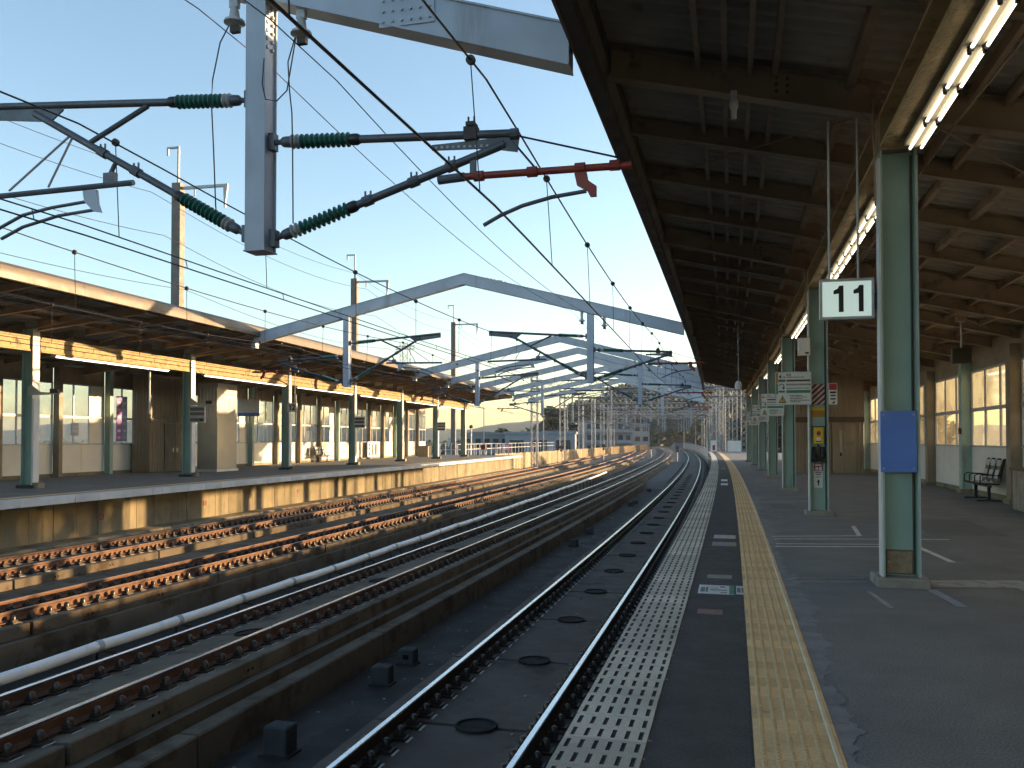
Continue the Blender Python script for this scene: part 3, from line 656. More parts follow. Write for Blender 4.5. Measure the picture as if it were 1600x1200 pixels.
# ================================================================== near canopy
RE = 68.
zt = lambda t: 6.30-.235*(t+1.5)                              # underside of the roof sheet
cn = tag(empty('platform_canopy', P(0,1.77,0)), 'brown steel canopy over the near platform with ribbed roof sheets', 'canopy')
def bay_edges(a, b, st): 
    r = []; q = a
    while q < b-.01: r.append((q, min(b,q+st))); q += st
    return r
def corrugated(s0, s1, ts, zf, depth=.055, pitch=.26, th=.0):
    m = MB(); ss = []; q = s0
    while q < s1-.001:
        for u, d in ((0,0),(.30,0),(.5,1),(.80,1)):
            if q+u*pitch <= s1: ss.append((q+u*pitch, d*depth))
        q += pitch
    ss.append((s1,0)); v = []; n = len(ts); f = []
    for s_, d in ss: v += [P(s_,t,zf(t)+d) for t in ts]
    for i in range(len(ss)-1):
        for k in range(n-1): f.append((i*n+k,i*n+k+1,(i+1)*n+k+1,(i+1)*n+k))
    m.add(v, f); return m
rs = -7.55
for a, b in bay_edges(rs, RE, SP/2): corrugated(a, b-.003, [-1.5,1.77,7.3], zt).build('roof_sheet', m_deckr, cn, world=True)
top = MB(); top.sweep([(-1.55,zt(-1.55)+.09),(7.4,zt(7.4)+.09),(7.4,zt(7.4)+.13),(-1.55,zt(-1.55)+.13)], rs, RE, 5); top.build('roof_top', m_fascia, cn, world=True)
def ibeam_t(s, t0, t1, zb0, zb1, dep, fw, th=.014, mats=None):  # transverse I beam, bottom runs zb0>zb1
    m = MB()
    def seg(y0,y1,za,zb):                                     # za,zb offsets from the bottom line
        v = []
        for t, zb_ in ((t0,zb0),(t1,zb1)):
            v += [P(s+y0,t,zb_+za),P(s+y1,t,zb_+za),P(s+y1,t,zb_+zb),P(s+y0,t,zb_+zb)]
        m.add(v, [(0,1,2,3),(7,6,5,4),(0,4,5,1),(1,5,6,2),(2,6,7,3),(3,7,4,0)])
    seg(-fw/2,fw/2,0,th); seg(-.006,.006,th,dep-th); seg(-fw/2,fw/2,dep-th,dep)
    return m
gs = []
s = S0-2*SP+SP/4*0; k = 0
while s < RE:
    big = abs(((s-S0)/SP) - round((s-S0)/SP)) < .01
    dep = .38 if big else .27
    m = ibeam_t(s, -1.44, 1.60, zt(-1.44)-dep, zt(1.60)-dep-(.05 if big else 0), dep-.004, .19 if big else .13)
    g = m.build('roof_girder' if big else 'roof_rafter', m_girder, cn, world=True)
    m = ibeam_t(s, 1.94, 7.0, zt(1.94)-dep-(.05 if big else 0), zt(7.0)-dep, dep-.004, .19 if big else .13)
    m.build('roof_girder' if big else 'roof_rafter', m_girder, cn, world=True)
    if big and -1 < s < 40:
        for tb in (.55, 3.2):
            pl = MB(); y = s-.016
            pp = [P(y,tb-.11,zt(tb)-dep+.05),P(y,tb+.11,zt(tb)-dep+.03),P(y,tb+.11,zt(tb)-.06),P(y,tb-.11,zt(tb)-.04)]
            q = [p+Vector((0,-.012,0)) for p in pp]
            pl.add(pp+q, [(7,6,5,4),(0,1,5,4),(1,2,6,5),(2,3,7,6),(3,0,4,7)])
            po = pl.build('splice_plate', m_girder, cn, world=True)
            for a in (-.06,.06):
                for b in (.10,.18,.26):
                    r = MB(); c_ = P(y-.012,tb+a,zt(tb)-dep+b-.235*a); r.tube([c_,c_+Vector((0,-.018,0))], [.024,.018], 6); r.build('bolt', m_rivet, cn, world=True)
    s += SP/4
for t, pw in ((-.38,.06),(-.08,.06),(.2,.06),(.47,.06),(1.28,.10),(2.5,.06),(2.85,.06),(3.6,.10),(4.4,.06),(5.2,.06),(6.0,.06)):
    for a, b in bay_edges(S0-2*SP, RE, SP/4):
        m = MB(); z = zt(t); m.sweep([(t-pw/2,z-.135),(t+pw/2,z-.135),(t+pw/2,z-.004),(t-pw/2,z-.004)], a+.01, b-.01, 3); m.build('purlin', m_girder, cn, world=True)
# longitudinal beam along the columns, sprayed
for a, b in bay_edges(S0-2*SP, RE, SP):
    m = MB(); m.sweep([(1.56,4.76),(1.98,4.76),(1.98,4.80),(1.80,4.83),(1.80,5.08),(1.98,5.11),(1.98,5.15),(1.56,5.15),(1.56,5.11),(1.73,5.08),(1.73,4.83),(1.56,4.80)], a+.02, b-.02, 5); m.build('longitudinal_beam', m_fire, cn, world=True)
    m = MB(); m.box(-.21,.21,-.17,.17,4.74,zt(1.77)-.30, M=Matrix.Translation(P(a,1.77,0))); m.build('column_head', m_girder, cn, world=True)
    m = MB(); m.sweep([(6.86,zt(6.9)-.42),(6.98,zt(6.9)-.42),(6.98,zt(6.9)-.02),(6.86,zt(6.9)-.02)], a+.01, b-.01, 5); m.build('wall_beam', m_girder, cn, world=True)
    m = MB(); m.sweep([(-1.52,5.40),(-1.50,5.40),(-1.50,6.42),(-1.52,6.42)], a+.004, b-.004, 5); m.build('fascia_panel', m_fascia, cn, world=True)
    m = MB(); m.sweep([(-1.495,5.42),(-1.36,5.42),(-1.36,5.44),(-1.47,5.45),(-1.47,5.9),(-1.40,6.0),(-1.40,6.24),(-1.495,6.24)], a+.004, b-.004, 5); m.build('gutter', m_fdark, cn, world=True)
# roof bracing rods and hanging cables
for i in range(7):
    a = S0+SP*i
    m = MB(); m.tube([P(a+.3,1.5,zt(1.5)-.28), P(a+SP/2,-1.2,zt(-1.2)-.20)], .011, 6); m.build('brace_rod', m_girder, cn, world=True)
    m = MB(); m.tube([P(a+.3,2.1,zt(2.1)-.28), P(a+SP/2,6.6,zt(6.6)-.22)], .011, 6); m.build('brace_rod', m_girder, cn, world=True)
    m = MB(); m.tube([P(a-SP/2,2.3,4.9), P(a-SP/4,2.32,4.87), P(a,2.28,4.92), P(a+SP/2,2.3,4.9)], .012, 5); m.build('cable_conduit', m_girder, cn, world=True)
    m = MB(); m.tube([P(a-.18,1.50,5.3),P(a-.18,1.48,5.05),P(a-.18,1.5,4.7),P(a-.16,1.51,4.2)], .011, 6); m.build('cable_conduit', m_girder, cn, world=True)
# ---- fluorescent fixtures under the longitudinal beam
LF = .80
fx = empty('fluorescent_light')
m = MB(); m.prism([(-.10,.07),(-.10,.03),(-.025,0),(.025,0),(.10,.03),(.10,.07)], 'y', 0, LF-.008); m.build('reflector', m_fix, fx)
for sx in (-1,1):
    m = MB(); m.tube([(sx*.055,.055,-.020),(sx*.055,LF-.06,-.020)], .014, 8); m.build('tube', m_tubel, fx, smooth=40)
    for y in (.03,LF-.04): m = MB(); m.box(sx*.055-.015,sx*.055+.015,y-.015,y+.015,-.045,.03); m.build('socket', m_black, fx)
runs = [(S0-.42-8*LF, 8)]+[(S0+1.7+SP*i, 8) for i in range(6)]
n = 0
for ri, (a, cnt) in enumerate(runs):
    for q in range(cnt):
        o = fx if n == 0 else copy_tree(fx); n += 1; s = a+q*LF
        o.location = P(s,1.86,4.655); o.rotation_euler.z = heading(s,1.86)
        where = 'in front of the nearest green column' if ri == 0 else f'between the {ORD[ri-1]} and {ORD[ri]} near green columns'
        tag(o, f'{["first","second","third","fourth","fifth","sixth","seventh","eighth"][q]} lit twin tube light {where}', 'light', 'twin tube lights under the near canopy')
# ---- hanging lamps and cables
lp = at('hanging_speaker', 28.2, .25, 3.15); tag(lp, 'small round white loudspeaker hanging from the near canopy by a rod', 'loudspeaker')
m = MB(); m.tube([(0,0,.30),(0,0,2.6)], .012, 6); m.build('rod', m_galv, lp)
m = MB(); m.lathe([(.03,0),(.10,.03),(.115,.13),(.10,.22),(.04,.30)], (0,0,0), (0,0,1), 14); m.build('body', m_white, lp, smooth=50)
hl = at('pendant_socket', S0-.1, .02, 5.25); tag(hl, 'small white socket lamp under the nearest big roof girder', 'lamp')
m = MB(); m.lathe([(.03,0),(.032,.10),(.05,.13),(.05,.20),(.036,.24),(.036,.32)], (0,0,0), (0,0,1), 12); m.build('body', m_white, hl, smooth=40)
# ================================================================== back wall of the near platform
TW = 6.86
bw = tag(empty('window_wall', P(0,TW,0)), 'glazed back wall of the near platform with cream lower panels', 'wall')
pane = {}
def window_bay(root, s0, s1, t, side, nx=3, gl=None, tz=(1.42,2.44,3.52), fr=m_galv, low=m_wall, zt_=4.0, upm=m_post):
    """one bay between posts; side = direction of the visible face (-1 faces lower t)"""
    def bx(name, a, b, z0, z1, d0, d1, mt, par=root):
        m = MB(); lo, hi = sorted((t+d0*side*-1, t+d1*side*-1)); m.sweep([(lo,z0),(hi,z0),(hi,z1),(lo,z1)], a, b, 9); return m.build(name, mt, par, world=True)
    mid = (s0+s1)/2
    bx('lower_panel', s0, mid-.006, .14, tz[0]-.05, .0, .05, low); bx('lower_panel', mid+.006, s1, .14, tz[0]-.05, .0, .05, low)
    bx('skirting', s0, s1, 0, .135, -.03, .06, m_conc)
    bx('upper_panel', s0, s1, tz[2]+.06, zt_, 0, .05, upm)
    f = bx('sill', s0, s1, tz[0]-.048, tz[0], -.035, .06, fr)
    bx('head_rail', s0, s1, tz[2], tz[2]+.055, -.02, .06, fr); bx('transom', s0, s1, tz[1]-.05, tz[1]+.05, -.02, .06, fr)
    w_ = (s1-s0)/nx
    for i in range(nx+1):
        q = min(max(s0+i*w_, s0+.03), s1-.03)
        bx('mullion', q-.028, q+.028, tz[0], tz[1]-.052, -.012, .052, fr); bx('mullion', q-.028, q+.028, tz[1]+.052, tz[2]-.002, -.012, .052, fr)
    for i in range(nx):
        for z0, z1 in ((tz[0],tz[1]-.05),(tz[1]+.05,tz[2])):
            g = gl['low' if z0 < 2 else 'up'] if isinstance(gl, dict) else gl[(i+int(z0*7)) % len(gl)] if isinstance(gl, (list,tuple)) else gl
            bx('pane', s0+i*w_+.03, s0+(i+1)*w_-.03, z0+.002, z1-.002, .018, .024, g)
HS = SP/2; pw = .17
s = S0-2*SP; i = 0
while s < RE:
    g = abs(((s-S0)/SP)-round((s-S0)/SP)) < .01
    m = MB(); M_ = Matrix.Translation(P(s,TW-.10,0))@Matrix.Rotation(heading(s,TW),4,'Z')
    m.box(-.16,.16,-pw,pw,.0,zt(TW)-.40,M=M_); m.build('post', m_green if g else m_post, bw, world=True)
    m = MB(); m.box(-.22,.22,-pw-.06,pw+.06,0,.12,M=M_); m.build('post_base', m_conc, bw, world=True)
    if True:
        window_bay(bw, s+pw+.01, s+HS-pw-.01, TW, -1, 3, {'low': m_glassR, 'up': m_glassF} if s < 38 else m_glassR, zt_=zt(TW)-.41)
    s += HS; i += 1
# ================================================================== corrugated lift room on the near platform
lr = tag(empty('lift_room', P(42,4.4,0)), 'brown corrugated room with door on the near platform', 'room')
def corr_wall(s, t0, t1, z0, z1, pitch=.17, d=.035):          # ribs upright, faces the camera
    m = MB(); pts = []; q = t0
    while q < t1:
        pts += [(q,0),(q+pitch*.55,0),(q+pitch*.68,-d),(q+pitch*.87,-d)]; q += pitch
    pts = [(min(t1,a),b) for a, b in pts]+[(t1,0)]
    v = []; f = []
    for a, b in pts: v += [P(s+b,a,z0),P(s+b,a,z1)]
    for i in range(len(pts)-1): f.append((2*i,2*i+2,2*i+3,2*i+1))
    m.add(v, f); return m
corr_wall(42,2.93,6.05,2.62,4.55).build('upper_cladding', m_corr, lr, world=True)
corr_wall(42,2.93,4.66,.06,2.38).build('lower_cladding', m_corr, lr, world=True); corr_wall(42,5.72,6.05,.06,2.38).build('lower_cladding', m_corr, lr, world=True)
m = MB(); m.sbox(41.94,42.06,2.9,6.06,2.38,2.62); m.build('band', m_corrd, lr, world=True)
m = MB(); m.sbox(42.02,42.9,2.94,6.04,0,4.54); m.build('core', m_corr, lr, world=True)
for t0, t1 in ((4.68,5.19),(5.20,5.71)):
    m = MB(); m.sbox(41.96,42.0,t0,t1,.05,2.30); m.build('door_leaf', m_corr, lr, world=True)
m = MB(); m.sbox(41.93,41.95,4.98,5.10,.75,2.0); cp = m.build('call_panel', m_silver, lr, world=True)
m = MB(); m.sbox(41.92,41.929,5.0,5.08,.80,.98); m.build('dark_slot', m_black, lr, world=True)
m = MB(); m.sbox(41.94,41.958,5.3,5.6,1.3,1.5); m.build('notice', m_post, lr, world=True)
# ================================================================== furniture on the near platform
def bench(s, t, turn, n, label):
    """seats face local +x ; row runs along local y"""
    o = at('bench', s, t, 0, turn); tag(o, label, 'bench')
    m = MB(); m.box(-.03,.03,-.05,n*.56-.05,.36,.41); m.build('beam', m_black, o)
    for y in (.12, n*.56-.22):
        m = MB(); m.box(-.035,.035,y-.035,y+.035,.03,.36); m.box(-.28,.28,y-.03,y+.03,.0,.035); m.build('leg', m_black, o)
    for i in range(n):
        y0 = i*.56; m = MB(); m.prism([(-.22,.41),(.26,.43),(.28,.46),(.25,.475),(-.22,.455)], 'y', y0, y0+.47); st_ = m.build('seat', m_black, o)
        m = MB(); m.prism([(-.16,.462),(.22,.478),(.22,.492),(-.16,.48)], 'y', y0+.05, y0+.42); link('seat_pad', m.mesh('seat_pad', m_pad), st_)
        m = MB(); m.prism([(-.22,.42),(-.18,.42),(-.31,1.08),(-.36,1.10),(-.375,1.07)], 'y', y0, y0+.05); m.prism([(-.22,.42),(-.18,.42),(-.31,1.08),(-.36,1.10),(-.375,1.07)], 'y', y0+.42, y0+.47)
        m.prism([(-.205,.50),(-.19,.50),(-.27,.95),(-.29,.95)], 'y', y0+.05, y0+.42); bk = m.build('backrest', m_black, o)
        m = MB(); m.prism([(-.187,.58),(-.18,.58),(-.222,.80),(-.232,.80)], 'y', y0+.06, y0+.41); link('back_pad', m.mesh('back_pad', m_pad), bk)
        m = MB(); m.prism([(-.262,.90),(-.245,.90),(-.275,1.06),(-.292,1.06)], 'y', y0+.05, y0+.42); link('head_pad', m.mesh('head_pad', m_pad), bk)
    for i in range(n+1):
        y = i*.56-.045
        m = MB(); m.tube([(-.20,y,.45),(-.22,y,.66),(.18,y,.68),(.24,y,.64),(.24,y,.46)], .017, 6); m.build('armrest', m_black, o, smooth=50)
    return o
bench(25.7, 6.42, PI-.03, 3, 'black framed bench with pale pads by the window wall, right edge of view')
bench(37.6, 6.40, PI, 4, 'black framed bench with pale pads behind the nearest column')
ks = at('kiosk_counter', 21.05, 6.70, 0); tag(ks, 'stone clad kiosk counter with dark top at the right edge', 'counter')
m = MB(); m.box(-.52,.0,-.7,.62,0,.88); m.build('body', m_stone, ks)
m = MB(); m.cbox(-.58,.03,-.75,.68,.885,.95,.012); m.build('top', m_corrd, ks)
for k in range(2): m = MB(); m.box(-.524+k*.26,-.28+k*.26,-.712,-.702,.02,.86); m.build('panel', m_stone, ks)
for k in range(5): m = MB(); m.box(-.532,-.522,-.69+k*.26,-.45+k*.26,.02,.86); m.build('panel', m_stone, ks)
mo = at('hanging_monitor', 22, 5.225, 3.36); tag(mo, 'black display monitor hanging from the near canopy on a rod', 'monitor')
m = MB(); m.cbox(-.21,.21,-.07,.07,0,.36,.01); m.build('case', m_black, mo)
m = MB(); m.box(-.18,.18,-.074,-.0705,.03,.33); m.build('screen', m_ink, mo)
m = MB(); m.tube([(0,0,.36),(0,0,1.0)], .018, 8); m.build('rod', m_galv, mo); m = MB(); m.box(-.1,.1,-.1,.1,.98,1.1); m.build('ceiling_box', m_girder, mo)
ob = at('outlet_box', 28.0-.17, 6.62, 1.75); tag(ob, 'small rusty junction box on the green wall post', 'junction box')
m = MB(); m.cbox(-.09,.09,-.09,-.01,0,.17,.01); m.build('box', m_rivet, ob); m = MB(); m.tube([(0,-.03,.17),(0,-.03,2.2)], .012, 6); m.build('conduit', m_green, ob)
# fence and gate at the end of the near platform
for k, (t0, t1, h, lab) in enumerate(((-.7,.1,1.5,'white panel fence section at the far end by the edge'),(1.3,2.9,1.45,'white panel fence section at the far end behind the last column'))):
    f = tag(at('end_fence', 106, (t0+t1)/2, 0), lab, 'fence'); hw = (t1-t0)/2
    m = MB(); m.box(-hw+.05,hw-.05,-.02,.02,.12,h-.06); m.build('panel', m_wall, f)
    for x in (-hw,hw): m = MB(); m.box(x-.04,x+.04,-.04,.04,0,h); m.build('post', m_galv, f)
    m = MB(); m.box(-hw+.04,hw-.04,-.03,.03,h-.06,h); m.build('rail', m_galv, f)
    if k == 0: m = MB(); m.box(-.15,.15,-.026,-.021,.3,.9); m.build('notice', m_redp, f)
# light railing along the track after the near platform
rl = tag(empty('side_railing', P(112,-.6,0)), 'pale metal side railing curving along the viaduct past the near platform', 'railing')
for i in range(40):
    s = 76+i*5.
    m = MB(); p = P(s,(-.9 if s>112 else -.9),0); 
    if s < 112: continue
    m.box(-.04,.04,-.04,.04,-1.6,.35, M=Matrix.Translation(p)); m.build('post', m_galv, rl, world=True)
for z in (.3,-.1,-.5,-.9): m = MB(); m.sbox(112,272,-.93,-.89,z-.03,z+.03,step=5); m.build('rail', m_galv, rl, world=True)
m = MB(); m.sbox(112,272,-.8,-.6,-2,-.95,step=5); m.build('parapet', m_conc, rl, world=True)
# ================================================================== far platform
FE = 84.
m = MB(); m.sweep([(-31,-1.97),(-18.85,-1.97),(-18.85,-.28),(-17.95,-.21),(-17.95,0),(-31,0)], 2, FE, 4)
fplat = tag(m.build('platform_far', m_asph), kind='structure')
s = 6.; i = 0
while s < FE-.1:
    L = random.choice((.5,.5,1.0,1.0,1.0)); L = min(L, FE-s)
    m = MB(); d = random.uniform(-.006,.006)
    m.sweep([(-18.02,-.205),(-17.87+d,-.205),(-17.86+d,-.195),(-17.86+d,-.01),(-17.875+d,.006),(-18.33,.006),(-18.33,-.02),(-18.02,-.02)], s+.006, s+L-.006, 2); m.build('edge_slab', m_white, fplat)
    s += L
m = MB(); m.sweep([(-18.9,.006),(-18.52,.006)], 4, FE, 4, closed=False); m.build('tactile_strip', m_ytile, fplat)
s = 4.
while s < FE-.5:                                             # concrete panels of the platform wall
    L = .93; m = MB(); d = random.uniform(-.008,.008)
    m.sweep([(-18.85,-1.42),(-18.80+d,-1.42),(-18.80+d,-.27),(-18.85,-.27)], s+.008, s+L-.008, 2); m.build('wall_panel', m_conc, fplat)
    s += L
s = 5.
while s < FE-.5:                                             # kerb ledge
    m = MB(); m.sweep([(-18.84,-1.97),(-18.12,-1.97),(-18.12,-1.40),(-18.16,-1.36),(-18.80,-1.34),(-18.84,-1.34)], s+.008, s+1.19, 2); m.build('ledge_block', m_conc, fplat); s += 1.2
for s, z in ((22.75,-.83),(28.4,-.80),(36.,-.8)):
    m = MB(); M_ = Matrix.Translation(P(s,-18.785,z))@Matrix.Rotation(heading(s,-18.8),4,'Z')
    for a, b, c_, d in ((-.09,.09,-.09,-.065),(-.09,.09,.065,.09),(-.09,-.065,-.065,.065),(.065,.09,-.065,.065)): m.box(0,.008,a,b,c_,d,M=M_)
    m.build('square_mark', m_redp, fplat)
for a, b, t in ((29.5,30.6,-21.6),(30.2,34,-20.4),(37,41,-20.1),(24,25,-20.9)):
    m = MB(); m.sweep([(t-.05,.005),(t+.05,.005)], a, b, 2, closed=False); m.build('painted_line', m_paintf, fplat)
# columns
F0, NF = 23.3, 7
def make_far_col():
    r = empty('platform_column')
    m = MB(); m.box(-.19,.19,-.008,.008,.1,5.2); m.build('web', m_green, r)
    for sg_ in (-1,1): m = MB(); m.box(*sorted((sg_*.19,sg_*.21)),-.15,.15,.1,5.2); m.build('flange', m_green if sg_ < 0 else m_wall, r)
    m = MB(); m.cbox(-.30,.30,-.27,.27,-.02,.1,.015); m.build('plinth', m_blk, r)
    m = MB(); m.cbox(.23,.45,-.16,.16,-.02,.18,.012); m.build('foot_block', m_conc, r)
    m = MB(); m.box(.212,.24,-.13,.13,.1,2.9); m.build('white_guard', m_white, r)
    return r
proto = make_far_col()
for i in range(-1, NF):
    o = proto if i == -1 else copy_tree(proto); s = F0+SP*i
    o.location = P(s,-22,0); o.rotation_euler.z = heading(s,-22)
    tag(o, 'green column of the far platform left of the frame' if i < 0 else f'green column with white guard strip on the far platform, {["leftmost","second from left","third from left","fourth from left","fifth from left","sixth from left","rightmost"][i]}', 'column', 'green columns of the far platform')
# canopy
fc = tag(empty('platform_canopy', P(0,-22,0)), 'tan canopy with rounded metal fascia over the far platform', 'canopy')
ze = lambda t: 5.92+.105*(t+17.5) if t > -22 else 5.45+.11*(t+22)
fs0, fs1 = F0-2*SP, 78.
for a, b in bay_edges(fs0, fs1, SP/2): corrugated(a, b-.003, [-28.2,-22,-17.56], ze).build('roof_sheet', m_deckr, fc, world=True)
for a, b in bay_edges(fs0, fs1, SP/3):
    m = MB(); m.sweep([(-17.60,5.62),(-17.50,5.60),(-17.47,5.62),(-17.47,5.73),(-17.485,5.735),(-17.485,5.82),(-17.53,5.95),(-17.66,6.05),(-17.95,6.10),(-18.6,6.07),(-18.6,5.98),(-17.7,5.95),(-17.60,5.80)], a+.004, b-.004, 3); m.build('fascia_panel', m_fascia, fc, world=True, smooth=30)
m = MB(); m.sweep([(-28.4,ze(-28.4)+.08),(-18.55,5.95),(-18.55,6.05),(-28.4,ze(-28.4)+.2)], fs0, fs1, 5); m.build('roof_top', m_fascia, fc, world=True)
m = MB(); m.sweep([(-28.3,4.3),(-17.7,5.45),(-17.7,5.9),(-28.3,5.3)], fs1-.05, fs1+.03, 1); m.build('end_board', m_girder, fc, world=True)
s = F0-2*SP
while s < fs1:
    big = abs(((s-F0)/SP)-round((s-F0)/SP)) < .01; dep = .36 if big else .24
    ibeam_t(s, -21.75, -17.62, ze(-21.75)-dep, ze(-17.62)-dep, dep-.004, .18 if big else .12).build('roof_girder' if big else 'roof_rafter', m_girder, fc, world=True)
    ibeam_t(s, -27.6, -22.25, ze(-27.6)-dep-.1, ze(-22.25)-dep, dep-.004, .18 if big else .12).build('roof_girder' if big else 'roof_rafter', m_girder, fc, world=True)
    s += SP/4
for t in (-18.3,-19.2,-20.1,-21.,-23.,-24.4,-25.8,-27.):
    for a, b in bay_edges(F0-2*SP, fs1, SP/2):
        m = MB(); z = ze(t); m.sweep([(t-.03,z-.12),(t+.03,z-.12),(t+.03,z-.004),(t-.03,z-.004)], a+.01, b-.01, 3); m.build('purlin', m_girder, fc, world=True)
for a, b in bay_edges(F0-2*SP, fs1, SP):
    m = MB(); m.sweep([(-22.15,4.45),(-21.80,4.45),(-21.80,4.49),(-21.83,4.51),(-21.83,4.88),(-21.80,4.90),(-21.80,4.95),(-22.15,4.95)], a+.24, b-.24, 5); m.build('longitudinal_beam', m_fire, fc, world=True)
    for q in (.34,.96):                                       # thin rods from beam to eaves
        m = MB(); m.tube([P(a+SP*q,-21.8,5.1), P(a+SP*q+.3,-18.6,5.7)], .014, 5); m.build('tie_rod', m_galv, fc, world=True)
    for k in range(26):
        q = a+.4+k*.31
        if k % 3 == 0: m = MB(); m.box(-.006,.006,-.012,.012,4.58,4.66, M=Matrix.Translation(P(q,-21.79,0))); m.build('hanger', m_fast, fc, world=True)
fx2 = empty('fluorescent_light')
m = MB(); m.prism([(-.10,.06),(-.10,.02),(.10,.02),(.10,.06)], 'y', 0, 1.24); m.build('reflector', m_white, fx2)
m = MB(); m.tube([(.05,.04,-.0),(.05,1.2,-.0)], .02, 8); m.build('tube', m_tubeL, fx2, smooth=40)
n = 0
for i in range(-1,6):
    for q in range(5 if i < 1 else 6):
        o = fx2 if n == 0 else copy_tree(fx2); n += 1; s = F0+SP*i+.9+q*1.26
        o.location = P(s,-21.9,4.36); o.rotation_euler.z = heading(s,-22)
        tag(o, f'tube light under the far canopy, {["first","second","third","fourth","fifth","sixth"][q]} from the left in the {["leftmost","second","third","fourth","fifth","sixth","seventh"][i+1]} row', 'light', 'tube lights under the far canopy')
# back wall of the far platform
TB = -27.3
fw = tag(empty('window_wall', P(0,TB,0)), 'glazed back wall of the far platform with cream lower panels', 'wall')
s = F0-SP; k = 0; HL_ = 3.2
while s < 80:
    m = MB(); M_ = Matrix.Translation(P(s,TB+.16,0))@Matrix.Rotation(heading(s,TB),4,'Z'); g = k % 4 == 2
    m.box(-.14,.14,-.11,.11,0,4.75,M=M_); m.build('post', m_green if g else m_post, fw, world=True)
    window_bay(fw, s+.13, s+HL_-.13, TB, 1, 3, [m_glassL, m_glassL, m_wall] if k % 4 == 1 else m_glassL, tz=(1.40,2.55,3.95), zt_=4.72, fr=m_galv, upm=m_post)
    s += HL_; k += 1
# building behind the far wall that closes the windows off below
# posters on the far wall
for s0, s1, z0, z1, mt, lab in ((34.25,34.62,1.5,3.6,m_purp,'tall purple banner in a far platform window'),(34.7,35.0,1.5,3.6,m_post2,'tall blue banner beside the purple one'),(31.3,31.75,1.75,2.3,m_post2,'small pale blue poster in a far window')):
    o = tag(at('banner', (s0+s1)/2, TB+.09, z0), lab, 'banner'); m = MB(); m.box(-.008,.008,-(s1-s0)/2,(s1-s0)/2,0,z1-z0); m.build('sheet', mt, o)
    for q in range(6):
        m = MB(); m.box(.009,.011,-(s1-s0)*.3,(s1-s0)*.25,.1+q*(z1-z0)*.155,.1+q*(z1-z0)*.155+(z1-z0)*.06); m.build('print', m_signw if q % 2 else m_pink, o)
# corrugated room and steel cabinet on the far platform
rm = tag(empty('store_room', P(36.5,-25.8,0)), 'brown corrugated store room with double doors on the far platform', 'room')
def corr_side(t, s0, s1, z0, z1, pitch=.2, d=.04):
    m = MB(); pts = []; q = s0
    while q < s1: pts += [(q,0),(q+pitch*.55,0),(q+pitch*.68,d),(q+pitch*.87,d)]; q += pitch
    pts = [(min(s1,a),b) for a, b in pts]+[(s1,0)]; v = []; f = []
    for a, b in pts: v += [P(a,t+b,z0),P(a,t+b,z1)]
    for i in range(len(pts)-1): f.append((2*i,2*i+2,2*i+3,2*i+1))
    m.add(v, f); return m
m = MB(); m.sbox(35.4,38.2,-27.2,-26.25,0,4.7); m.build('core', m_corr, rm, world=True)
corr_side(-26.2,35.4,38.2,2.6,4.6).build('upper_cladding', m_corr, rm, world=True); corr_side(-26.2,35.4,36.4,.05,2.4).build('lower_cladding', m_corr, rm, world=True)
corr_wall(35.36,-27.2,-26.2,.05,4.6).build('side_cladding', m_corr, rm, world=True)
m = MB(); m.sbox(35.35,38.25,-26.24,-26.14,2.4,2.6); m.build('band', m_post, rm, world=True)
for a in (36.5,37.34): m = MB(); m.sbox(a,a+.82,-26.23,-26.19,.05,2.35); d = m.build('door_leaf', m_post, rm, world=True)
for a in (37.18,37.5): m = MB(); m.sbox(a-.06,a+.06,-26.188,-26.18,.95,1.15); m.build('door_pull', m_silver, rm, world=True)
cb = tag(empty('steel_cabinet', P(37,-24.2,0)), 'tall silver steel clad cabinet behind the second far column', 'cabinet')
m = MB(); m.sbox(37.2,39.0,-24.85,-23.75,.12,4.35); m.build('body', m_silver, cb, world=True)
m = MB(); m.sbox(37.1,39.1,-24.95,-23.7,0,.12); m.build('plinth', m_white, cb, world=True)
m = MB(); m.sbox(37.15,39.05,-24.9,-23.72,2.45,2.62); m.build('band', m_silver, cb, world=True)
corr_wall(37.19,-24.85,-23.75,2.64,4.1,.19).build('upper_cladding', m_silver, cb, world=True)
# boarding boards and arms on far columns
def far_board(i, lab):
    s = F0+SP*i-.20; o = tag(at('boarding_board', s, -21.45, 2.3), lab, 'sign board', 'boarding boards on the far columns')
    m = MB(); m.box(-.36,.36,-.03,.03,0,.70); m.build('case', m_signw if i > 1 else m_galv, o)
    for z in (.05,.30,.5): m = MB(); m.box(-.33,.33,-.034,-.031,z,z+.13); m.build('print', m_inkg, o)
    m = MB(); m.prism([(.12,.05),(.3,.05),(.21,.2)],'y',-.038,-.035); m.build('warning_triangle', m_ink, o)
    return o
far_board(1, 'grey boarding board on the second far column from the left'); far_board(3, 'pale boarding board on the fourth far column'); far_board(5, 'pale boarding board on the sixth far column')
for i, lab in ((0,'grey camera arm with black camera on the leftmost far column'),(1,'grey camera arm with black camera on the second far column')):
    s = F0+SP*i-.2; o = tag(at('camera_arm', s, -21.75, 3.02), lab, 'camera')
    m = MB(); m.prism([(-.15,0),(.3,0),(1.05,.02),(1.05,.05),(.3,.10),(0,.32),(-.15,.30)], 'y', -.03, .03); m.build('arm', m_galv, o)
    m = MB(); m.cbox(.72,1.0,-.09,.09,.055,.2,.02); m.build('camera', m_black, o)
# hanging pendant on far platform
o = tag(at('hanging_pole', 30.3, -22.6, 2.6), 'slim hanging bracket pole under the far canopy', 'pole'); m = MB(); m.tube([(0,0,.2),(0,0,2.4)], .04, 8); m.build('pole', m_white, o); m = MB(); m.tube([(0,0,.3),(-.05,.0,.1),(.05,0,-.05),(0,0,-.15)], .035, 8); m.build('hook', m_galv, o)
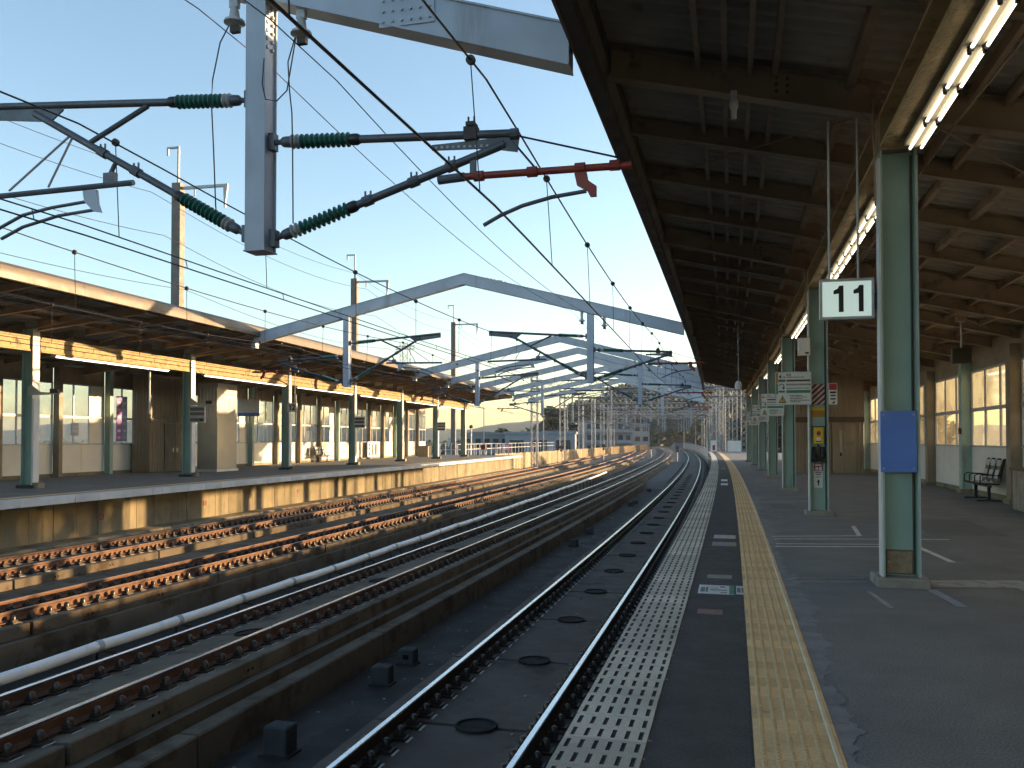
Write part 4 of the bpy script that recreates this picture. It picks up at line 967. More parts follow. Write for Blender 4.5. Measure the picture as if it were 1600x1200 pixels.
# sign 12
o = tag(at('platform_sign', F0+SP*2-.25, -21.55, 3.02), 'white sign reading 12 beside the third far column', 'sign')
m = MB(); m.box(-.27,.27,-.05,.05,0,.46); m.build('case', m_galv, o); m = MB(); m.box(-.25,.25,-.055,-.051,.02,.44); m.build('face', m_signw, o)
digit_one(o, -.10, .23, .30, -.056); text('2', .40, m_ink, o, (.10,-.056,.23), True)
for x in (-.15,.15): m = MB(); m.tube([(x,0,.46),(x,0,2.2)], .015, 6); m.build('rod', m_galv, o)
# blue sign band beyond and bench, map, box on far platform
o = tag(at('hanging_sign', 44.5, -26.2, 2.9), 'white hanging sign with blue lower band on the far platform', 'sign'); m = MB(); m.box(-.7,.7,-.05,.05,.22,1.0); m.build('case', m_signw, o); m = MB(); m.box(-.7,.7,-.056,-.051,.02,.22); m.build('band', m_blue, o)
for x in (-.5,.5): m = MB(); m.tube([(x,0,1),(x,0,2)], .02, 6); m.build('rod', m_galv, o)
bench(54.6, -26.55, 0, 3, 'black bench with white pads against the far platform wall')
o = tag(at('notice_board', 66.0, -26.95, .15), 'white notice board with black markings on the far wall', 'notice board'); m = MB(); m.box(-.03,.03,-1.2,1.2,0,1.25); m.build('board', m_signw, o)
for y, a, z in ((-.8,.15,.15),(-.8,.15,.6),(-.8,.15,.9),(-.1,.14,.15),(.6,.2,.15)):
    m = MB(); m.box(.031,.036,y-a,y+a,z,z+.2 if y < -.5 else 1.05); m.build('print', m_ink, o)
o = tag(at('timber_box', 74.5, -25.2, 0), 'brown wooden box near the right end of the far platform', 'box'); m = MB(); m.cbox(-.5,.5,-.5,.5,0,.95,.02); m.build('body', m_corr, o); m = MB(); m.box(-.53,.53,-.53,.53,.95,1.0); m.build('lid', m_post, o)
# end railing of far platform
er = tag(empty('end_railing', P(80,-24,0)), 'white steel railing at the right end of the far platform', 'railing')
for i in range(14):
    p = P(FE-.4,-19.2-i*.6,0); m = MB(); m.box(-.03,.03,-.03,.03,0,1.2, M=Matrix.Translation(p)); m.build('post', m_white, er, world=True)
for z in (.5,1.18): m = MB(); m.sbox(FE-.42,FE-.38,-27,-19.2,z,z+.05); m.build('rail', m_white, er, world=True)
# ================================================================== portals over the tracks
PS = [8.2, 30.2, 49.5, 71.5]
PB = [8.2, 30.2, 49.5, 56.5, 63.5, 71.5, 79., 86.5]
POR = ['nearest, cut by the top of the picture','second from the camera','third from the camera','fourth from the camera','fifth from the camera','sixth from the camera','seventh from the camera','farthest']
TL, TR, TA = -17.75, -1.53, -9.45
AP = lambda i: 7.78 if i == 0 else 7.30
for i, s in enumerate(PB):
    o = tag(empty('portal_beam', P(s,TA,7.3)), f'blue grey gabled steel beam spanning the tracks between canopies, {POR[i]}', 'beam', 'gabled beams over the tracks')
    def bseg(t0, t1, z0, z1, name):
        m = MB(); d, hw, th = .42, .14, .022
        def piece(y0, y1, a, b):
            v = []
            for t, z in ((t0,z0),(t1,z1)): v += [P(s+y0,t,z+a),P(s+y1,t,z+a),P(s+y1,t,z+b),P(s+y0,t,z+b)]
            m.add(v, [(0,1,2,3),(7,6,5,4),(0,4,5,1),(1,5,6,2),(2,6,7,3),(3,7,4,0)])
        piece(-hw,hw,0,th); piece(-hw,hw,d-th,d); piece(-hw+.02,-hw+.04,th,d-th); piece(hw-.04,hw-.02,th,d-th)
        return m.build(name, m_portal, o, world=True)
    bseg(TL, TA, 5.33, AP(i), 'left_half'); bseg(TA, TR, AP(i), 5.20, 'right_half')
    if i < 4:
        for tt, z in (((TA+.9,7.06),(TA-1.6,6.89)) if i else ()):
            for a in range(6): m = MB(); m.box(-.025,.025,-.02,.02,0,.03, M=Matrix.Translation(P(s-.1,tt+a*.13,z+.42+(-.26 if tt > TA else .25)*(a*.13)+.0))); m.build('bolt', m_galv, o, world=True)
    if i < 4:
        for tt in ((TA-1.0, TA+1.1) if i else (-3.2,)):
            zb = 5.33+(AP(i)-5.33)*(tt-TL)/(TA-TL) if tt < TA else AP(i)-(AP(i)-5.20)*(tt-TA)/(TR-TA)
            m = MB(); m.box(-.30,.30,-.012,0,.05,.37, M=Matrix.Translation(P(s-.122,tt,zb))); m.build('splice_plate', m_portal, o, world=True)
            m = MB()
            for a in range(6):
                for b in range(3): m.tube([P(s-.134,tt-.25+a*.1,zb+.10+b*.11), P(s-.155,tt-.25+a*.1,zb+.10+b*.11)], [.016,.013], 6)
            m.build('splice_bolts', m_galv, o, world=True)
    for tt in (TL-.02,): m = MB(); m.box(-.10,.10,-.12,.12,-.16,.02, M=Matrix.Translation(P(s,tt,5.33 if tt < -5 else 5.2))); m.build('bearing', m_white, o, world=True)
# ---- drop masts
def mast(s, t, zt_, zb, lab):
    o = tag(at('drop_mast', s, t, zb), lab, 'mast', 'drop masts under the gabled beams'); h = zt_-zb
    m = MB(); m.box(-.115,.115,-.125,-.108,0,h); m.build('flange', m_portal, o)
    m = MB(); m.box(-.115,.115,.108,.125,0,h); m.build('flange', m_portal, o)
    m = MB(); m.box(-.012,.012,-.108,.108,0,h); m.build('web', m_portal, o)
    m = MB(); m.box(-.09,-.075,-.107,.107,0,h); m.box(.075,.09,-.107,.107,0,h); m.build('cover_plate', m_portal, o)
    m = MB(); m.box(-.13,.13,-.13,.13,-.012,0); m.build('end_plate', m_portal, o)
    for k in range(6):
        for x in (-.092,.092):
            for y in (-.06,.05): m = MB(); m.box(min(x,x*1.25),max(x,x*1.25),y-.016,y+.016,h-.55+k*.09,h-.52+k*.09); m.build('bolt', m_galv, o)
    return o
zbm = 3.60
MT = [-4.92]+[-4.80]*3
for i, s in enumerate(PS):
    mast(s, MT[i], 5.20+(AP(i)-5.20)/(TR-TA)*(TR-MT[i])+.02, zbm, f'blue grey drop mast between the two near tracks, {["nearest and largest","second","third","fourth","fifth","farthest"][i]}')
    if i: mast(s, -13.9, 5.33+.237*(-13.9-TL)+.02, zbm, f'blue grey drop mast above the far tracks, {["","leftmost","second from left","third from left","fourth from left","rightmost"][i]}')
# ---- cantilever brackets; local x points away from the mast, y along the track
def sheds(m, p0, p1, n, r0, r1, mi=0):
    p0, p1 = Vector(p0), Vector(p1); L = (p1-p0).length; pr = []
    for k in range(n):
        a = L*k/n; b = L/n
        pr += [(r0,a),(r1,a+b*.35),(r1*.97,a+b*.5),(r0,a+b*.75)]
    pr.append((r0,L)); m.lathe(pr, p0, p1, 14, mi)
def lerp(a, b, u): return Vector(a)+(Vector(b)-Vector(a))*u
def strut(o, a, b, r, tube_mt):                               # insulated strut from mast to the end
    a, b = Vector(a), Vector(b); L = (b-a).length; d = (b-a)/L
    m = MB(); m.box(-.05,.02,-.05,.05,-.09,.09, M=Matrix.Translation(a)); m.tube([a,a+d*.10], .03, 8); m.lathe([(.03,0),(.055,.03),(.06,.10),(.05,.13)], a+d*.08, b, 10); m.build('end_fitting', m_tube, o, smooth=40)
    m = MB(); sheds(m, a+d*.20, a+d*.31, 2, .045, .078); m.build('grey_insulator', m_insg, o, smooth=50)
    m = MB(); sheds(m, a+d*.31, a+d*.90, 10, .045, .078); m.build('green_insulator', m_insul, o, smooth=50)
    m = MB(); m.lathe([(.055,0),(.06,.02),(.06,.08),(.045,.11)], a+d*.89, b, 10); m.build('socket', m_black, o, smooth=40)
    m = MB(); m.tube([a+d*.98, b], r, 10); m.build('tube', tube_mt, o, smooth=40)
def bolts(m, p):
    for dx in (-.03,.03): m.box(-.008,.008,-.008,.008,0,.07, M=Matrix.Translation(Vector(p)+Vector((dx,0,.03))))
def bracket_near(name='cantilever_bracket', detail=True):      # long arm on the top tube, red registration tube
    o = empty(name)
    strut(o, (.16,0,1.17), (2.82,0,1.03), .042, m_tube)
    strut(o, (.18,0,.13), (2.72,0,.93), .042, m_tube)
    m = MB(); m.prism([(1.95,.93),(2.55,.90),(2.85,.84),(2.87,1.0),(2.85,1.07),(2.74,1.0),(1.95,.985)], 'y', -.01, .01); m.build('perforated_plate', m_tube, o)
    for k in range(10): m = MB(); m.tube([(2.0+k*.06,-.0105,.955-.003*k),(2.0+k*.06,-.013,.955-.003*k)], .014, 8); m.build('plate_hole', m_insg, o)
    m = MB(); m.tube([(2.78,0,1.02),(2.86,0,1.02)], .06, 10); m.build('tube_end', m_tube, o)
    m = MB(); m.box(2.30,2.44,-.05,.05,1.0,1.13); m.box(2.33,2.42,-.07,.07,1.13,1.17); bolts(m,(2.37,0,1.14)); m.build('messenger_clamp', m_fast, o)
    m = MB(); m.tube([(2.02,0,.62),(2.3,0,.635)], .045, 10); m.build('registration_end', m_tube, o)
    m = MB(); m.tube([(2.29,0,.635),(3.98,0,.62)], .036, 10); m.build('registration_tube', m_red, o, smooth=40)
    for x in (2.45,3.0,3.48,3.82): m = MB(); m.tube([(x-.05,0,.63),(x+.05,0,.63)], .052, 10); m.build('tube_clamp', m_red, o)
    m = MB(); m.box(2.36,2.42,-.02,.02,.62,.86); m.build('drop_link', m_tube, o)
    m = MB(); m.tube([(2.8,0,.95),(3.02,0,.68)], .012, 6); m.tube([(2.86,0,1.0),(3.86,0,.70)], .010, 6); m.build('stay_wire', m_wire, o)
    m = MB(); m.prism([(3.42,.60),(3.54,.60),(3.56,.50),(3.64,.44),(3.64,.34),(3.58,.34),(3.55,.40),(3.45,.46)], 'y', -.02, .02); m.build('drop_bracket', m_red, o)
    m = MB(); m.tube([(3.54,0,.40),(3.2,0,.365),(2.9,0,.30),(2.68,0,.22),(2.50,0,.13)], .021, 8); m.build('steady_arm', m_tube, o, smooth=50)
    for u in (.42,.62,.78): 
        p = lerp((.18,0,.13),(2.72,0,.93),u); m = MB(); m.tube([p-Vector((.05,0,.015)),p+Vector((.05,0,.015))], .056, 10); bolts(m,p); m.build('tube_clamp', m_tube, o)
    return o
def bracket_far(name='cantilever_bracket'):                    # arm with inner diagonal and two steady arms
    o = empty(name)
    strut(o, (.16,0,1.66), (3.75,0,1.93), .042, m_tube)
    strut(o, (.18,0,.20), (2.95,0,1.78), .042, m_tube)
    m = MB(); m.prism([(2.72,1.66),(3.75,1.78),(3.75,1.9),(2.55,1.82),(2.55,1.78)], 'y', -.01, .01); m.build('perforated_plate', m_tube, o)
    for k in range(9): m = MB(); m.tube([(3.0+k*.07,-.0105,1.78+.006*k),(3.0+k*.07,-.013,1.78+.006*k)], .014, 8); m.build('plate_hole', m_insg, o)
    m = MB(); m.tube([(1.42,0,1.72),(2.12,0,1.40),(2.2,0,1.36)], .030, 8); m.build('knee_strut', m_tube, o)
    m = MB(); m.tube([(1.60,0,.87),(3.8,0,.84)], .034, 8); m.build('registration_tube', m_tube, o, smooth=40)
    m = MB(); m.tube([(2.45,0,1.48),(3.30,0,.9)], .013, 6); m.tube([(2.42,0,1.46),(2.75,0,.9)], .013, 6); m.build('stay_wire', m_galv, o)
    m = MB(); m.box(1.83,1.98,-.03,.03,.88,1.0); m.tube([(1.9,0,1.0),(1.82,0,1.14)], .025, 8); m.build('tube_clamp', m_tube, o)
    m = MB(); m.prism([(2.08,.82),(2.26,.82),(2.24,.70),(2.12,.58),(2.02,.56),(2.06,.66)], 'y', -.02, .02); m.build('drop_bracket', m_portal, o)
    m = MB(); m.tube([(2.2,0,.70),(2.7,0,.66),(3.1,0,.60),(3.5,0,.44)], .020, 8); m.tube([(2.06,0,.60),(2.6,0,.56),(3.1,0,.46),(3.4,0,.34)], .020, 8); m.build('steady_arm', m_tube, o, smooth=50)
    for u in (.5,.66): 
        p = lerp((.18,0,.20),(2.95,0,1.78),u); m = MB(); m.tube([p-Vector((.05,0,.03)),p+Vector((.05,0,.03))], .056, 10); bolts(m,p); m.build('tube_clamp', m_tube, o)
    return o
pn, pf = bracket_near(), bracket_far()
def place(pr, s, t, turn, lab, first):
    o = pr if first else copy_tree(pr); o.location = P(s,t,zbm); o.rotation_euler.z = heading(s,t)+turn
    return tag(o, lab, 'catenary bracket', 'catenary brackets on the drop masts')
NM = ['nearest','second','third','fourth','fifth','farthest']
for i, s in enumerate(PS):
    place(pn, s, MT[i], 0, f'catenary bracket with red tube reaching right from the {NM[i]} near mast', i == 0)
    place(pf, s, MT[i], PI, f'catenary bracket with green insulators reaching left from the {NM[i]} near mast', i == 0)
    if i:
        place(pf, s, -13.9, 0, f'catenary bracket reaching right from the {NM[i]} mast over the far tracks', False)
        place(pn, s, -13.9, PI, f'catenary bracket reaching left from the {NM[i]} mast over the far tracks', False)
# ---- bell insulators under the nearest beams
for i, s in enumerate(PS[:4]):
    for t, z, lab in ((MT[i]-.30, 6.08 if i == 0 else 5.78, 'left'),(MT[i]+.50, 5.86 if i == 0 else 5.58, 'right')):
        o = tag(at('bell_insulator', s-.05, t, z), f'grey bell insulator {lab} of the {NM[i]} near mast', 'insulator', 'bell insulators')
        m = MB(); m.lathe([(.03,-.02),(.055,0),(.115,.015),(.11,.04),(.06,.07),(.05,.14),(.035,.2)], (0,0,0), (0,0,1), 14); m.build('bell', m_insg, o, smooth=40)
        m = MB(); m.box(-.05,.05,-.03,.03,.18,.38); m.build('hanger', m_galv, o); m = MB(); m.box(-.04,.06,-.03,.03,-.09,-.02); m.build('clamp', m_fast, o)
# thin jumper wires looping beside the nearest mast
jw = tag(empty('jumper_wire', P(8.1,-4.9,4)), 'thin jumper wires looping down both sides of the nearest mast', 'wire')
s = PS[0]-.15
for pts in ([(-5.22,6.03),(-5.33,5.85),(-5.42,5.45),(-5.43,5.2),(-5.40,4.7),(-5.37,4.1),(-5.36,4.0)],
            [(-4.44,5.80),(-4.52,5.55),(-4.50,5.25),(-4.47,5.0),(-4.46,4.6),(-4.45,3.84)],
            [(-4.80,5.62),(-4.82,5.35),(-4.78,5.18),(-4.65,5.15),(-4.53,5.25),(-4.43,5.8)]):
    m = MB(); m.tube([P(s,t,z) for t, z in pts], .0075, 5); m.build('loop', m_wire, jw, world=True)
# ================================================================== overhead wires
sup = [-13.5]+PS+[99.,135.,171.,207.,250.,300.,350.,400.]
def wire(pts, r, parent, name, mt=m_wire): m = MB(); m.tube(pts, r, 5); return m.build(name, mt, parent, world=True)
for k in range(4):
    c = TC[k]+(.25 if k == 0 else 0)
    o = tag(empty('overhead_line', P(8,c,3.9)), 'overhead wires with droppers above the '+['near platform track','second track','third track','far platform track'][k], 'overhead wire', 'overhead lines')
    zm, zaux, zcon = (5.13, 3.98, 3.86) if k < 2 else (5.22, 4.00, 3.86)
    def stag(s):
        j = 0
        while j < len(sup)-2 and sup[j+1] < s: j += 1
        u = (s-sup[j])/(sup[j+1]-sup[j]); a = .16 if j % 2 else -.16; b = -a
        return a+(b-a)*u, u, sup[j+1]-sup[j]
    mp, ap, cp_ = [], [], []; s = -13.
    while s < 400:
        g, u, L = stag(s); sagm = .30*(L/21)**1.2*4*u*(1-u)
        mp.append(P(s, c+g*.4, zm-min(sagm,.75))); ap.append(P(s, c+g*.8, zaux-.05*4*u*(1-u))); cp_.append(P(s, c+g, zcon-.02*4*u*(1-u)))
        s += 1.5 if s < 130 else 5
    wire(mp, .011, o, 'messenger_wire'); 
    if k: wire(ap, .009, o, 'auxiliary_wire')
    wire(cp_, .012 if k == 0 else .010, o, 'contact_wire')
    s = -9.5+k*1.1
    while s < 190:
        g, u, L = stag(s); sagm = min(.75, .30*(L/21)**1.2*4*u*(1-u)); z1 = zm-sagm; z2 = zaux-.05*4*u*(1-u)
        wire([P(s,c+g*.4,z1-.03),P(s,c+g*(.8 if k else 1),z2 if k else zcon)], .006, o, 'dropper')
        m = MB(); m.tube([P(s-.02,c+g*.4,z1),P(s+.02,c+g*.4,z1)], .045, 10); m.build('dropper_clip', m_fast, o, world=True)
        s += 3.4 if s < 60 else 8
    s = -9.+k*.7
    while k and s < 90:
        g, u, L = stag(s); wire([P(s,c+g*.8,zaux-.05*4*u*(1-u)),P(s,c+g,zcon)], .006, o, 'short_dropper'); s += 2.6
# feeder wires over the tracks and behind the far roof
def feeder(t, z, s0, s1, r, lab, sag=.5, span=21., kids=True):
    o = tag(empty('feeder_wire', P(max(s0,5),t,z)), lab, 'wire'); pts = []; s = s0
    while s <= s1: u = ((s-8.2)/span) % 1; pts.append(P(s,t,z-sag*4*u*(1-u))); s += 1.5
    wire(pts, r, o, 'strand'); return o
feeder(-4.42, 5.80, -12, 300, .007, 'thin feeder wire hung from the bell insulators right of the near masts')
feeder(-5.22, 6.0, -12, 300, .006, 'thin feeder wire hung from the bell insulators left of the near masts')
feeder(-27.0, 14.6, -10, 300, .014, 'upper feeder wire on the poles behind the far canopy', .7, 27)
feeder(-26.0, 13.3, -10, 300, .014, 'middle feeder wire on the poles behind the far canopy', .8, 27)
feeder(-25.3, 11.2, -10, 300, .014, 'lower feeder wire on the poles behind the far canopy', .8, 27)
feeder(-24.2, 8.6, -10, 300, .012, 'lowest feeder wire above the far canopy', .6, 27)
# ---- poles behind the far canopy
for i, (s, zt_, lab) in enumerate(((41.,15.6,'leftmost and tallest rusty pole with side bracket behind the far canopy'),(66.,14.9,'second grey pole with side bracket behind the far canopy'),(97.,15.4,'third pole with side bracket beyond the far canopy'))):
    o = tag(at('feeder_pole', s, -28.6, -2), lab, 'pole', 'poles behind the far canopy'); h = zt_+2
    m = MB(); m.box(-.26,.26,-.22,-.20,0,h); m.box(-.26,.26,.20,.22,0,h); m.box(-.02,.02,-.2,.2,0,h); m.build('shaft', m_rustpole, o)
    m = MB(); m.box(-.26,-.24,-.198,.198,0,h); m.box(.24,.26,-.198,.198,0,h); m.build('side_plate', m_rustpole, o)
    m = MB(); m.box(-.05,.05,-.05,.05,h,h+2.0); m.box(-.7,.05,-.05,.05,h+1.95,h+2.05); m.box(-.7,-.6,-.05,.05,h+1.6,h+1.95); m.build('top_post', m_galv, o)
    m = MB(); m.box(.26,3.0,-.06,.06,h-.35,h-.2); m.prism([(2.75,h-.35),(3.0,h-.35),(2.86,h-1.5),(2.80,h-1.5)], 'y', -.05, .05); m.build('side_arm', m_galv, o)
    m = MB(); m.tube([(1.0,0,h-.35),(1.0,0,h-.75)], .04, 6); m.build('hanger', m_insg, o)
# ---- thin aerial on the far roof
o = tag(at('aerial_rod', 26.5, -26.5, 5.2), 'thin upright aerial rod on the far canopy roof', 'aerial'); m = MB(); m.tube([(0,0,0),(0,0,2.9)], .018, 6); m.build('rod', m_galv, o); m = MB(); m.box(-.1,.1,-.1,.1,-.05,.05); m.build('foot', m_galv, o)
# ================================================================== lattice gantries further along
def lattice(m, a, b, w_, r, nb):
    a, b = Vector(a), Vector(b); d = (b-a); L = d.length; d.normalize()
    x = d.cross(Vector((0,1,0)) if abs(d.y) < .9 else Vector((1,0,0))).normalized()*w_/2; y = d.cross(x).normalized()*w_/2
    for sx, sy in ((1,1),(1,-1),(-1,1),(-1,-1)): m.tube([a+x*sx+y*sy, b+x*sx+y*sy], r, 4)
    for i in range(nb):
        p, q = a+d*L*i/nb, a+d*L*(i+1)/nb
        for u, v in ((x+y, x-y),(x-y,-x-y),(-x-y,-x+y),(-x+y,x+y)):
            if i % 2: u, v = v, u
            m.tube([p+u,q+v], r*.6, 3, caps=False)
def gantry(lab, s, first=None):
    if first is not None: o = copy_tree(first)
    else:
        o = empty('lattice_gantry')
        for x in (-11.4,13.6): m = MB(); lattice(m, (x,0,-1.95), (x,0,9.4), .7, .06, 14); m.build('lattice_mast', m_gantry, o)
        m = MB(); lattice(m, (-11.7,0,8.0), (13.9,0,8.0), .95, .07, 28); m.build('lattice_beam', m_gantry, o)
        for x in (-6.9,-2.4,2.1,6.6): m = MB(); m.box(x-.09,x+.09,-.09,.09,3.6,7.55); m.build('drop_post', m_gantry, o)
        for x in (-6.9,-2.4,2.1,6.6):
            for sg_ in (-1,1): m = MB(); m.tube([(x,0,5.0),(x+sg_*2.1,0,4.85)], .04, 5); m.tube([(x,0,3.75),(x+sg_*2.0,0,4.75)], .04, 5); m.tube([(x+sg_*1.2,0,4.2),(x+sg_*2.5,0,4.15)], .03, 5); m.build('side_bracket', m_tube, o)
    o.location = P(s,-9.4,0); o.rotation_euler.z = heading(s,-9.4)
    return tag(o, lab, 'gantry', 'lattice gantries over the distant tracks')
g0 = None
for i in range(8):
    g = gantry(f'grey lattice gantry over the distant tracks, {["nearest","second","third","fourth","fifth","sixth","seventh","farthest"][i]}', 99+i*22, g0); g0 = g0 or g
for i, (s, t, h, lab) in enumerate(((100,.6,11.5,'tall lattice mast right of the tracks, nearest'),(118,1.0,12,'tall lattice mast right of the tracks, second'),(138,1.2,12,'tall lattice mast right of the tracks, third'),(160,1.4,12,'tall lattice mast right of the tracks, fourth'),(182,1.6,12,'tall lattice mast right of the tracks, farthest'))):
    if s < 112: t = 4.6
    o = tag(at('lattice_mast', s, t, -1.95), lab, 'mast', 'lattice masts right of the tracks'); m = MB(); lattice(m, (0,0,0), (0,0,h), .5, .045, 20); m.build('lattice', m_gantry, o); m = MB(); m.box(-.4,.4,-.4,.4,-.1,.3); m.build('footing', m_conc, o)
for i, s in enumerate((132,166,208,258,316)):
    for t, sd_ in ((-23.2,'left'),(2.0,'right')):
        o = tag(at('line_pole', s, t, -1.95), f'slim grey pole on the {sd_} side of the distant line, {["first","second","third","fourth","fifth","sixth","seventh","eighth","ninth"][i]} from the camera', 'pole', 'slim poles beside the distant line')
        m = MB(); m.tube([(0,0,0),(0,0,9.5+i%3)], [.10,.06], 8); m.build('shaft', m_gantry, o); m = MB(); m.box(0,1.4*(1 if sd_ == 'left' else -1),-.04,.04,8.4,8.5) if sd_ == 'left' else m.box(-1.4,0,-.04,.04,8.4,8.5); m.build('arm', m_gantry, o)
# ---- board fence on the left of the line, lit by the sun
def fence_t(s): return -22.6+.045*(s-86)-warp(s,-20)*sm(-(-22.6+.045*(s-86)),8,16)
fn = tag(empty('board_fence', P(88,-23.5,-1.9)), 'sunlit tan board fence along the left side of the line', 'fence')
s = 86.
bm = MB()
while s < 250:
    h = .05+random.uniform(-.04,.04); tt = fence_t(s)
    if s < 196:
        m = MB(); m.sbox(s+.01,s+.72,tt-.03+random.uniform(-.015,.015),tt+.03,-1.96,h); m.build('board', m_sun_fence, fn, world=True)
    else: bm.sbox(s+.01,s+.72,tt-.03,tt+.03,-1.96,h)
    s += .74
tag(bm.build('far_boards', m_sun_fence, fn, world=True), kind='stuff')
for z in (-.4,-1.4): m = MB(); m.sweep(lambda s: [(fence_t(s)-.12,z),(fence_t(s)-.04,z),(fence_t(s)-.04,z+.08),(fence_t(s)-.12,z+.08)], 86, 250, 5); m.build('rail', m_post, fn, world=True)
wr = tag(empty('side_railing', P(90,-24.5,0)), 'thin white railing above the left fence', 'railing')
s = 84
while s < 170: m = MB(); m.box(-.03,.03,-.03,.03,-1.9,1.1, M=Matrix.Translation(P(s,-24.6,0))); m.build('post', m_white, wr, world=True); s += 2.6
for z in (.5,1.05): m = MB(); m.sbox(84,170,-24.63,-24.57,z,z+.05); m.build('rail', m_white, wr, world=True)
# ---- dwarf signals and marker posts
def dwarf(s, t, h, lab):
    o = tag(at('dwarf_signal', s, t, -1.6), lab, 'signal', 'small signals between the distant tracks'); m = MB(); m.tube([(0,0,-.3),(0,0,h)], .06, 8); m.build('post', m_white, o)
    m = MB(); m.tube([(0,-.1,h),(0,.1,h)], .26, 14); m.tube([(0,-.08,h-.45),(0,.08,h-.45)], .17, 12); m.build('head', m_black, o)
    m = MB(); m.tube([(0,-.105,h),(0,-.12,h)], .1, 10); m.build('lens', m_tube, o)
dwarf(118,-18.6,2.1,'black round dwarf signal left of the distant tracks'); dwarf(128,-13.9,2.2,'black round dwarf signal, second between the distant tracks'); dwarf(150,-9.4,2.1,'black round dwarf signal, third between the distant tracks'); dwarf(122,-4.9,2.0,'small signal with white post in the ballast beside the near track')
o = tag(at('street_light', 92, -25.2, -1.9), 'thin white lamp post beyond the far platform end', 'lamp post'); m = MB(); m.tube([(0,0,0),(0,0,4.8)], .07, 8); m.build('pole', m_white, o); m = MB(); m.lathe([(.05,0),(.22,.1),(.2,.3),(.05,.4)], (0,0,4.7), (0,0,5), 10); m.build('lamp', m_black, o)
o = tag(at('hanging_indicator', 88, -22.8, 0), 'small red indicator box on a long rod near the far canopy end', 'indicator'); m = MB(); m.tube([(0,0,1.0),(0,0,4.9)], .05, 6); m.build('rod', m_galv, o); m = MB(); m.box(-.3,.3,-.12,.12,.5,1.0); m.build('box', m_crim, o)
m = MB(); m.tube([(0,0,4.9),(-1.5,-2,5.2)], .05, 6); m.build('stay', m_galv, o); m = MB(); m.tube([(0,0,-1.95),(0,0,.5)], .05, 6); m.build('rod', m_galv, o)
# ================================================================== far scenery
FWD = Vector((-math.sin(YAW), math.cos(YAW), 0)); RGT = Vector((math.cos(YAW), math.sin(YAW), 0))
def far(bearing, dist, z=-9.):                                # bearing: sideways run per unit of distance, seen from the platform
    p = FWD*dist+RGT*bearing*dist; return Vector((p.x, p.y, z))
def nz(x, y): return math.sin(x*1.3+y*.7)*.5+math.sin(x*2.9-y*1.7+1.3)*.3+math.sin(x*6.1+y*4.3+.4)*.2
def grid_terrain(name, b0, b1, d0, d1, hf, nb, nd, mt):
    m = MB(); v = []; f = []
    for j in range(nd+1):
        for i in range(nb+1):
            b = b0+(b1-b0)*i/nb; d = d0+(d1-d0)*j/nd; v.append(far(b, d, hf(b,d)))
    for j in range(nd):
        for i in range(nb): a = j*(nb+1)+i; f.append((a,a+1,a+nb+2,a+nb+1))
    m.add(v, f); return tag(m.build(name, mt, smooth=60), kind='structure')
def hill_h(b, d):
    e = math.exp(-((b-.19)/.115)**2)*43+math.exp(-((b-.34)/.10)**2)*27+math.exp(-((b-.07)/.05)**2)*10
    u = max(0, 1-abs(d-520)/190); return -9.5+e*(u*u*(3-2*u))*(1+.10*nz(b*30,d*.02))
grid_terrain('hill', -.12, .62, 330, 710, hill_h, 60, 24, m_hill)
def ridge_h(b, d):
    u = max(0, 1-abs(d-1900)/400); return -10+(43+13*nz(b*9,0)+5*nz(b*37,2))*(u*u*(3-2*u))
grid_terrain('far_ridge', -.95, .75, 1480, 2320, ridge_h, 170, 8, m_hill)
def leaf_blob(m, c, r, n, sz, mi=0):
    for _ in range(n):
        d = Vector((random.gauss(0,1),random.gauss(0,1),random.gauss(0,1))).normalized()
        p = c+Vector((d.x*r[0],d.y*r[1],d.z*r[2]))*(random.random()**.4)
        a = Vector((random.gauss(0,1),random.gauss(0,1),random.gauss(0,.7))).normalized(); b = a.cross(Vector((random.gauss(0,1),random.gauss(0,1),random.gauss(0,1)))).normalized(); s_ = sz*random.uniform(.6,1.3)
        m.add([p-a*s_,p-b*s_*.6,p+a*s_,p+b*s_*.6], [(0,1,2,3)], mi)
fr = MB()
for _ in range(3600):
    b = random.uniform(-.05,.52); d = random.uniform(345,600); h = hill_h(b,d)
    if h < -6 and random.random() < .8: continue
    r = random.uniform(2.2,4.6); leaf_blob(fr, far(b,d,h+r*1.0), (r,r,r*1.2), 30, r*.36, 0 if random.random() < .5 else 1)
tag(fr.build('forest', [m_foliage, m_foliage2]), 'dark wooded hillside beyond the tracks', 'forest', kind='stuff')
lw = MB()
for _ in range(1500):
    d = random.uniform(420,1300); b = random.uniform(-.55,.12)
    if random.random() < .5 and d < 700: continue
    r = random.uniform(2.5,5.5); leaf_blob(lw, far(b,d,-9+r*.8), (r*1.6,r*1.6,r), 16, r*.5, 0 if random.random() < .5 else 1)
tag(lw.build('lowland_trees', [m_foliage, m_foliage2]), 'belt of trees between the distant houses', 'trees', kind='stuff')
